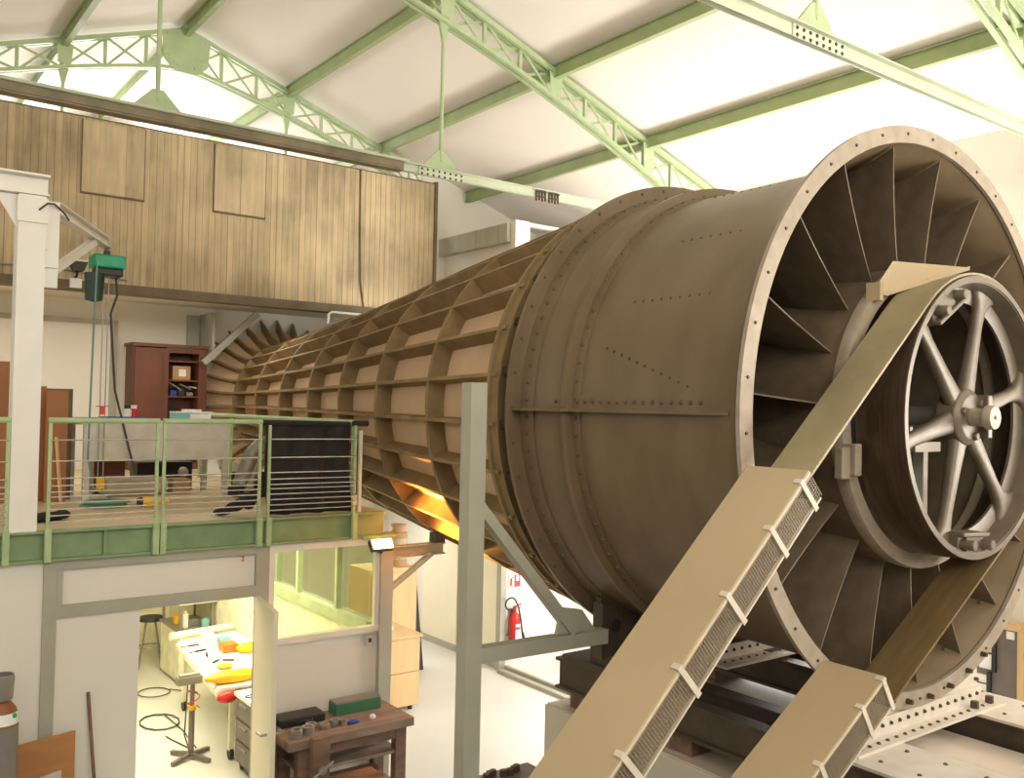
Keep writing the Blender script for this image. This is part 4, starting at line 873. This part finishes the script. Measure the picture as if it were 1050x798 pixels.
b = MB(); b.box((8.33, 10.926, 1.22), (8.44, 10.93, 1.4)); b.box((8.25, 10.926, 1.24), (8.29, 10.93, 1.35)); b.tube([(8.27, 10.928, 1.35), (8.31, 10.928, 1.38)], .008, 6); b.build('symbol', 'signred', t)
b = MB(); b.box((8.36, 10.922, 1.31), (8.41, 10.926, 1.385)); b.build('flame', 'signwhite', t)
# small electric socket under the window
t = tag(MB().box((4.38, 8.165, 1.5), (4.46, 8.2, 1.6)).build('light_switch', 'tablepanel', bevel=.006), 'small grey switch on the white panel under the window', 'switch')
b = MB(); b.box((4.41, 8.158, 1.53), (4.44, 8.165, 1.57)); b.build('rocker', 'black', t)
# switchboard on the right wall
t = thing('switchboard', 'grey switchboard with white windows on the right wall', 'switchboard', (10.05, 4.7, .9))
b = MB(); b.box((10.02, 4.45, .9), (10.1, 5.4, 1.7)); b.build('board', 'board_grey', t)
b = MB(); b.box((9.97, 4.43, 1.68), (10.1, 5.42, 1.75)); b.box((9.99, 4.4, .9), (10.1, 4.46, 1.7)); b.build('frame', 'pine', t)
for y, z, h, wdt in ((4.72, 1.22, .36, .3), (4.77, .98, .17, .22)):
    b = MB(); b.box((10.0, y, z), (10.03, y+wdt, z+h)); o = b.build('meter_window', 'signwhite', t)
    b = MB(); b.box((9.985, y-.04, z-.02), (10.02, y, z+h+.04)); b.box((9.99, y, z+h*.45), (10.0, y+wdt, z+h*.5)); b.build('window_edge', 'black', o)
b = MB(); b.box((10.01, 4.5, 1.58), (10.02, 4.58, 1.66)); b.build('white_plate', 'signwhite', t)
b = MB(); b.tube([(10.06, 4.78, .9), (10.06, 4.78, 0)], .025, 8); b.build('cable_pipe', 'steel', t)

# ------------------------------------------------------------------ bench with vice, against the front wall
t = thing('carpenter_bench', 'old dark wooden carpenter bench against the white front wall', 'bench', (4.0, 7.85, 0))
b = MB(); b.box((3.3, 7.5, .87), (4.56, 8.12, .95)); b.build('top', 'benchtop', t, bevel=.006)
for x in (3.42, 4.4):
    for y in (7.56, 7.98):
        b = MB(); b.box((x, y, 0), (x+.11, y+.09, .87)); b.build('leg', 'oldwood', t)
b = MB(); b.box((3.45, 7.58, .62), (4.45, 8.05, .65)); b.build('shelf', 'benchtop', t)
b = MB(); b.box((3.45, 7.58, .3), (4.45, 8.05, .33)); b.build('shelf', 'benchtop', t)
b = MB(); b.box((3.53, 7.57, .76), (4.4, 7.6, .87)); b.build('front_rail', 'oldwood', t)
b = MB(); b.box((3.47, 7.37, .2), (3.63, 7.44, .99)); b.box((3.48, 7.375, .9), (3.62, 7.37, .98)); b.build('vice_jaw', 'oldwood', t, bevel=.012)
b = MB(); b.tube([(3.55, 7.36, .72), (3.55, 7.56, .72)], .025, 12); b.tube([(3.55, 7.33, .72), (3.55, 7.37, .72)], .04, 12); b.tube([(3.45, 7.34, .66), (3.65, 7.34, .78)], .012, 8); b.build('vice_screw', 'steel', t, 40)
t = tag(MB().box((3.94, 7.9, .95), (4.42, 8.06, 1.06)).build('tool_box', 'boxgreen', bevel=.006), 'long green metal box on the old bench', 'tool box')
b = MB(); b.box((3.945, 7.905, 1.06), (4.415, 8.055, 1.075)); b.build('lid', 'steel', t)
t = thing('black_tool_case', 'black tool case at the left end of the old bench', 'tool case', (3.65, 7.95, .95))
b = MB(); b.box((3.38, 7.86, .95), (3.82, 8.08, 1.03)); b.build('case', 'black', t, bevel=.015); b = MB(); b.tube([(3.5, 7.86, 1.0), (3.52, 7.83, 1.0), (3.66, 7.83, 1.0), (3.68, 7.86, 1.0)], .01, 6); b.build('handle', 'black', t)
for i, (x, y, r, h) in enumerate(((3.42, 7.62, .055, .07), (3.55, 7.66, .06, .06), (3.62, 7.75, .05, .05), (3.72, 7.68, .05, .04), (3.84, 7.72, .05, .05), (3.9, 7.66, .03, .05))):
    o = MB().lathe([(0, 0), (r, 0), (r*1.04, h*.4), (r, h), (r*.6, h), (r*.55, h*.7), (0, h*.7)], 16, (x, y, .95)).build('metal_pot', 'steel', None, 40)
    tag(o, ['grey metal pot nearest the open door, on the bench', 'grey metal pot second from the open door, on the bench', 'grey metal pot behind the vice on the bench', 'flat grey metal pot in the middle of the bench front', 'grey metal pot in front of the green box corner', 'smallest grey metal pot, near the blue rag'][i], 'pot', 'pots on the bench')
o = lump('blue_rag', 'blue', (4.0, 7.66, .965), .05, (1.3, .6, .4), 'blue rag on the bench in front of the green box', 'rag', 5)
o = lump('white_cup', 'signwhite', (4.2, 7.66, .975), .03, (1, 1, .9), 'small white lump on the bench near its right end', 'rag', 6)
b = MB(); b.tube([(3.55, 7.8, .68), (3.8, 7.8, .72), (4.1, 7.8, .72), (4.3, 7.8, .665)], [.03, .09, .09, .02], 12); tag(b.build('canvas_bundle', 'gas', None, 60), 'grey canvas bundle on the upper bench shelf', 'bundle')
b = MB(); b.box((3.65, 7.6, .33), (4.3, 7.85, .43)); tag(b.build('timber_block', 'plyorange'), 'orange timber block on the lower bench shelf', 'timber')
b = MB(); b.box((3.7, 7.88, .33), (4.4, 8.0, .4)); tag(b.build('timber_offcut', 'mahog'), 'dark timber offcut behind the orange block on the bench shelf', 'timber')

# ------------------------------------------------------------------ front left corner
t = thing('gas_cylinder', 'grey gas cylinder with a brown shoulder in the left corner', 'gas cylinder', (1.15, 7.92, 0))
gx, gy = 1.15, 7.92
b = MB(); b.lathe([(0, 0), (.115, 0), (.12, .03), (.12, 1.40), (0, 1.4)], 32, (gx, gy, 0)); b.build('cylinder', 'gas', t, 40)
b = MB(); b.lathe([(.12, 1.40), (.118, 1.47), (.1, 1.53), (.06, 1.58), (.04, 1.59), (0, 1.59)], 32, (gx, gy, 0)); b.build('shoulder', 'gasbrown', t, 40)
b = MB(); b.lathe([(.05, 1.58), (.075, 1.6), (.085, 1.76), (.08, 1.785), (.07, 1.785), (.07, 1.65), (.0, 1.65)], 24, (gx, gy, 0)); b.build('valve_cap', 'steel', t, 40)
b = MB(); b.lathe([(.1205, 1.42), (.1185, 1.475), (.1115, 1.505), (.112, 1.505), (.1215, 1.42)], 12, (gx, gy, 0), a0=-2.6, a1=-.35); b.build('paper_label', 'signwhite', t, 40)
b = MB(); b.ball((gx+.075, gy-.092, 1.485), .02, (1, .6, 1), 10); b.build('green_dot', 'dot', t)
b = MB(); b.prism([(1.2, 8.04, .2), (1.72, 8.1, .25), (1.72, 8.12, 1.19), (1.2, 8.1, 1.15)], (0, .018, 0)); tag(b.build('plywood_board', 'plyorange'), 'orange plywood board leaning on the wall beside the gas cylinder', 'board')
b = MB(); b.box((1.15, 8.0, 0), (1.75, 8.19, .2)); tag(b.build('timber_sleeper', 'oldwood'), 'dark timber block under the leaning plywood board', 'timber')
b = MB(); b.prism([(1.22, 7.8, .0), (1.58, 7.86, .0), (1.58, 7.9, .97), (1.22, 7.84, .92)], (0, .03, 0)); tag(b.build('grey_slab', 'tablepanel'), 'grey slab standing in front of the plywood board', 'slab')
b = MB(); b.tube([(1.62, 7.85, 0), (1.62, 7.86, .3), (1.64, 7.88, .7), (1.66, 7.88, .85), (1.6, 7.88, .9)], [.1, .11, .1, .09, .02], 12); tag(b.build('beige_sack', 'sack', None, 60), 'crumpled beige sack at the foot of the plywood board', 'sack')
b = MB(); b.tube([(1.93, 8.05, 0), (1.82, 8.18, 1.47)], .014, 8); tag(b.build('steel_bar', 'oldwood'), 'thin rusty bar leaning on the white wall left of the doorway', 'bar')

# ------------------------------------------------------------------ workshop seen through the doorway
t = thing('trestle_table', 'white-topped worktable covered with tools in the workshop', 'table', (4.1, 10.6, 0))
b = MB(); b.prism([(3.67, 11.82, .82), (4.47, 11.95, .82), (4.45, 9.6, .82), (3.44, 9.66, .82)], (0, 0, .03)); b.build('tabletop', 'paper', t)
b = MB()
for p, q in (((3.67, 11.82), (3.44, 9.66)), ((3.67, 11.82), (4.47, 11.95))): b.bar((p[0], p[1], .79), (q[0], q[1], .79), .04, .06)
b.build('frame', 'workyellow', t)
for x, y in ((3.74, 11.72), (4.38, 11.85), (3.66, 9.85), (4.38, 9.75)):
    b = MB(); b.box((x-.025, y-.025, .1), (x+.025, y+.025, .8)); l = b.build('leg', 'workyellow', t)
    b = MB(); b.lathe([(0, -.02), (.06, -.02), (.06, .02), (0, .02)], 14, (x, y, .06), 'X'); b.tube([(x, y, .06), (x, y, .12)], .015); b.build('castor', 'black', l)
b = MB(); b.tube([(3.6, 11.9, .9), (4.45, 12.05, .9)], .05, 12); tag(b.build('paper_roll', 'cream', None, 40), 'long cream paper roll along the far edge of the worktable', 'roll')
o = lump('yellow_bag', 'yellow', (4.25, 10.9, .9), .13, (1.3, .9, .5), 'yellow bag on the far part of the worktable', 'bag', 11)
b = MB(); b.box((3.95, 10.95, .85), (4.14, 11.15, .95)); tag(b.build('orange_box', 'orange', bevel=.01), 'orange box on the worktable beside the yellow bag', 'box')
b = MB(); b.box((4.05, 11.35, .85), (4.2, 11.5, .93)); tag(b.build('blue_box', 'teal', bevel=.01), 'small blue-green box behind the orange box', 'box')
b = MB(); b.box((3.85, 11.3, .85), (4.0, 11.5, 1.0)); tag(b.build('white_canister', 'bottle', bevel=.02), 'white canister on the worktable behind the orange box', 'canister')
o = lump('yellow_glove', 'yellow', (3.75, 10.35, .88), .08, (1.2, .8, .35), 'yellow glove on the near part of the worktable', 'glove', 12)
o = lump('yellow_cloth', 'yellow', (3.66, 9.82, .91), .24, (1.35, .4, .28), 'long yellow cloth at the near end of the worktable', 'cloth', 13)
o = lump('red_bag', 'red', (3.53, 9.62, .755), .1, (1.2, .6, .62), 'red bag hanging at the near end of the worktable', 'bag', 14)
for i, (x, y) in enumerate(((3.7, 11.5), (3.75, 10.95), (3.95, 10.6), (3.8, 10.7), (4.1, 10.2), (3.7, 11.2))):
    b = MB(); b.bar((x, y, .86), (x+.13*math.cos(i*1.3), y+.13*math.sin(i*1.3), .86), .025, .02); b.tube([(x, y, .86), (x-.09*math.cos(i*1.3), y-.09*math.sin(i*1.3), .86)], .006, 6)
    tag(b.build('hand_tool', 'black' if i % 2 else 'mahog'), ['hand tool at the far left edge of the worktable', 'hand tool midway along the left table edge', 'hand tool in the middle of the worktable', 'hand tool just behind the yellow glove', 'hand tool near the long yellow cloth', 'hand tool between the white canister and the left edge'][i], 'tool', 'tools on the worktable')
t = thing('drawer_cabinet', 'grey drawer cabinet on castors just inside the doorway', 'cabinet', (3.8, 9.3, 0))
b = MB(); b.box((3.6, 9.05, .1), (4.05, 9.55, .78)); b.build('body', 'board_grey', t)
b = MB(); b.box((3.58, 9.03, .78), (4.07, 9.57, .82)); b.build('top', 'paper', t)
for z in (.14, .36, .58):
    b = MB(); b.box((3.585, 9.08, z), (3.6, 9.52, z+.19)); o = b.build('drawer', 'board_grey', t)
    b = MB(); b.box((3.57, 9.2, z+.14), (3.585, 9.4, z+.16)); b.build('handle', 'steel', o)
for x in (3.66, 4.0):
    for y in (9.1, 9.5):
        b = MB(); b.tube([(x, y, .1), (x, y, .06)], .012); b.lathe([(0, -.015), (.045, -.015), (.045, .015), (0, .015)], 12, (x, y, .045), 'X'); b.build('castor', 'black', t)
b = MB(); b.tube([(3.7+.1*math.cos(a), 9.3+.05*math.sin(a), .826) for a in [i*PI/8 for i in range(17)]], .006, 6); tag(b.build('black_ring', 'black'), 'thin black loop lying on the drawer cabinet', 'loop')
t = thing('roller_stand', 'grey adjustable roller stand with a cross foot', 'stand', (3.31, 10.1, 0))
b = MB()
for a in (.5, 2.1, 3.64, 5.2): b.bar((3.31, 10.1, .05), (3.31+.27*math.cos(a), 10.1+.27*math.sin(a), .025), .04, .04)
b.build('cross_foot', 'board_grey', t)
b = MB(); b.tube([(3.31, 10.1, .05), (3.31, 10.1, .55)], .032, 12); b.tube([(3.31, 10.1, .55), (3.31, 10.1, .82)], .024, 12); b.build('column', 'board_grey', t, 40)
b = MB(); b.tube([(3.31, 10.1, .53), (3.31, 10.1, .58)], .042, 12); b.build('collar', 'yellow', t, 40)
b = MB(); b.box((3.14, 10.05, .82), (3.40, 10.15, .9)); b.tube([(3.16, 10.1, .91), (3.38, 10.1, .91)], .025, 10); b.build('head', 'steel', t)
b = MB(); b.tube([(3.31+.07*math.cos(a*.7), 10.06+.05*math.sin(a*.7), .55+.015*a) for a in range(16)], .006, 6); b.build('red_cord', 'red', t)
t = thing('work_stool', 'stool with splayed legs at the back of the workshop', 'stool', (4.05, 14.4, 0))
b = MB(); b.lathe([(0, .68), (.17, .68), (.18, .7), (.17, .73), (0, .73)], 20, (3.92, 13.9, 0)); b.build('seat', 'black', t, 40)
for i in range(4):
    a = i*PI/2+.5; b = MB(); b.tube([(3.92+.08*math.cos(a), 13.9+.08*math.sin(a), .69), (3.92+.22*math.cos(a), 13.9+.22*math.sin(a), 0)], .014, 8); b.build('leg', 'steel', t)
b = MB(); b.tube([(3.92+.16*math.cos(a*PI/12), 13.9+.16*math.sin(a*PI/12), .3) for a in range(25)], .01, 6); b.build('foot_ring', 'steel', t)
t = thing('tool_bench', 'cream tool cart loaded with tools at the back of the workshop', 'cart', (4.2, 13.3, 0))
b = MB(); b.box((3.98, 12.75, .05), (4.46, 13.6, .72)); b.build('body', 'workyellow', t)
b = MB(); b.box((3.96, 12.73, .72), (4.48, 13.62, .75)); b.build('top_tray', 'steel', t)
for x, y in ((4.0, 12.8), (4.44, 12.8), (4.0, 13.55), (4.44, 13.55)):
    b = MB(); b.box((x-.015, y-.015, .75), (x+.015, y+.015, 1.1)); b.build('upright', 'steel', t)
b = MB(); b.box((3.96, 12.73, 1.1), (4.48, 13.62, 1.13)); b.build('upper_shelf', 'paper', t)
for i, (x, y, z, s, m, nm, l) in enumerate(((4.1, 12.9, .75, (.07, .07, .2), 'bottle', 'spray_can', 'white spray can on the tool cart'), (4.25, 13.0, .75, (.16, .1, .08), 'steel', 'drill', 'grey tool on the tool cart tray'), (4.36, 12.85, .75, (.1, .08, .1), 'teal', 'small_case', 'teal case on the tool cart tray'), (4.28, 13.2, 1.13, (.1, .1, .35), 'yellow', 'yellow_can', 'tall yellow can on the cart shelf'), (4.1, 13.2, .75, (.12, .12, .12), 'yellow', 'yellow_box', 'yellow box on the cart tray'), (4.4, 13.1, 1.13, (.07, .1, .2), 'mahog', 'brown_case', 'brown case on the cart shelf'), (4.12, 13.4, 1.13, (.15, .15, .06), 'black', 'black_tool', 'black tool on the cart shelf'))):
    o = MB().box((x-s[0]/2, y-s[1]/2, z), (x+s[0]/2, y+s[1]/2, z+s[2])).box((x-s[0]/4, y-s[1]/4, z+s[2]), (x+s[0]/4, y+s[1]/4, z+s[2]*1.15)).build(nm, m, bevel=.008); tag(o, l, 'tool')
b = MB()
def loop(c, rx, ry, n=20, a0=0, turns=1, z=.012): return [(c[0]+rx*math.cos(a0+2*PI*turns*i/n), c[1]+ry*math.sin(a0+2*PI*turns*i/n), z+.0006*i) for i in range(n+1)]
for i, (pts, l) in enumerate(((loop((3.62, 12.6), .2, .22)+[(4.1, 12.3, .012)], 'thin dark cable looped on the workshop floor, furthest back'), (loop((3.35, 11.4), .22, .3, 24, 1, 2)+[(3.5, 11.0, .012), (3.45, 10.35, .012)], 'thin dark cable in a double loop on the workshop floor'), ([(3.28, 10.17, .8), (3.3, 10.3, .2), (3.38, 10.4, .012), (3.3, 10.75, .012), (3.28, 10.9, .012)], 'thin dark cable hanging from the roller stand'))):
    b = MB(); b.tube(pts, .007, 6); tag(b.build('floor_cable', 'cable'), l, 'cable', 'cables on the workshop floor')
t = thing('desk_lamp_arm', 'jointed lamp arm on the workshop window wall', 'lamp', (4.4, 10.9, 1.0))
b = MB(); b.tube([(4.48, 10.8, 1.25), (4.3, 10.75, 1.45), (4.18, 10.6, 1.38)], .012, 8); b.build('arm', 'steel', t); b = MB(); b.lathe([(.02, .06), (.06, 0), (.05, .0), (.015, .05)], 12, (4.18, 10.6, 1.33)); b.build('lamp_shade', 'steel', t, 40)
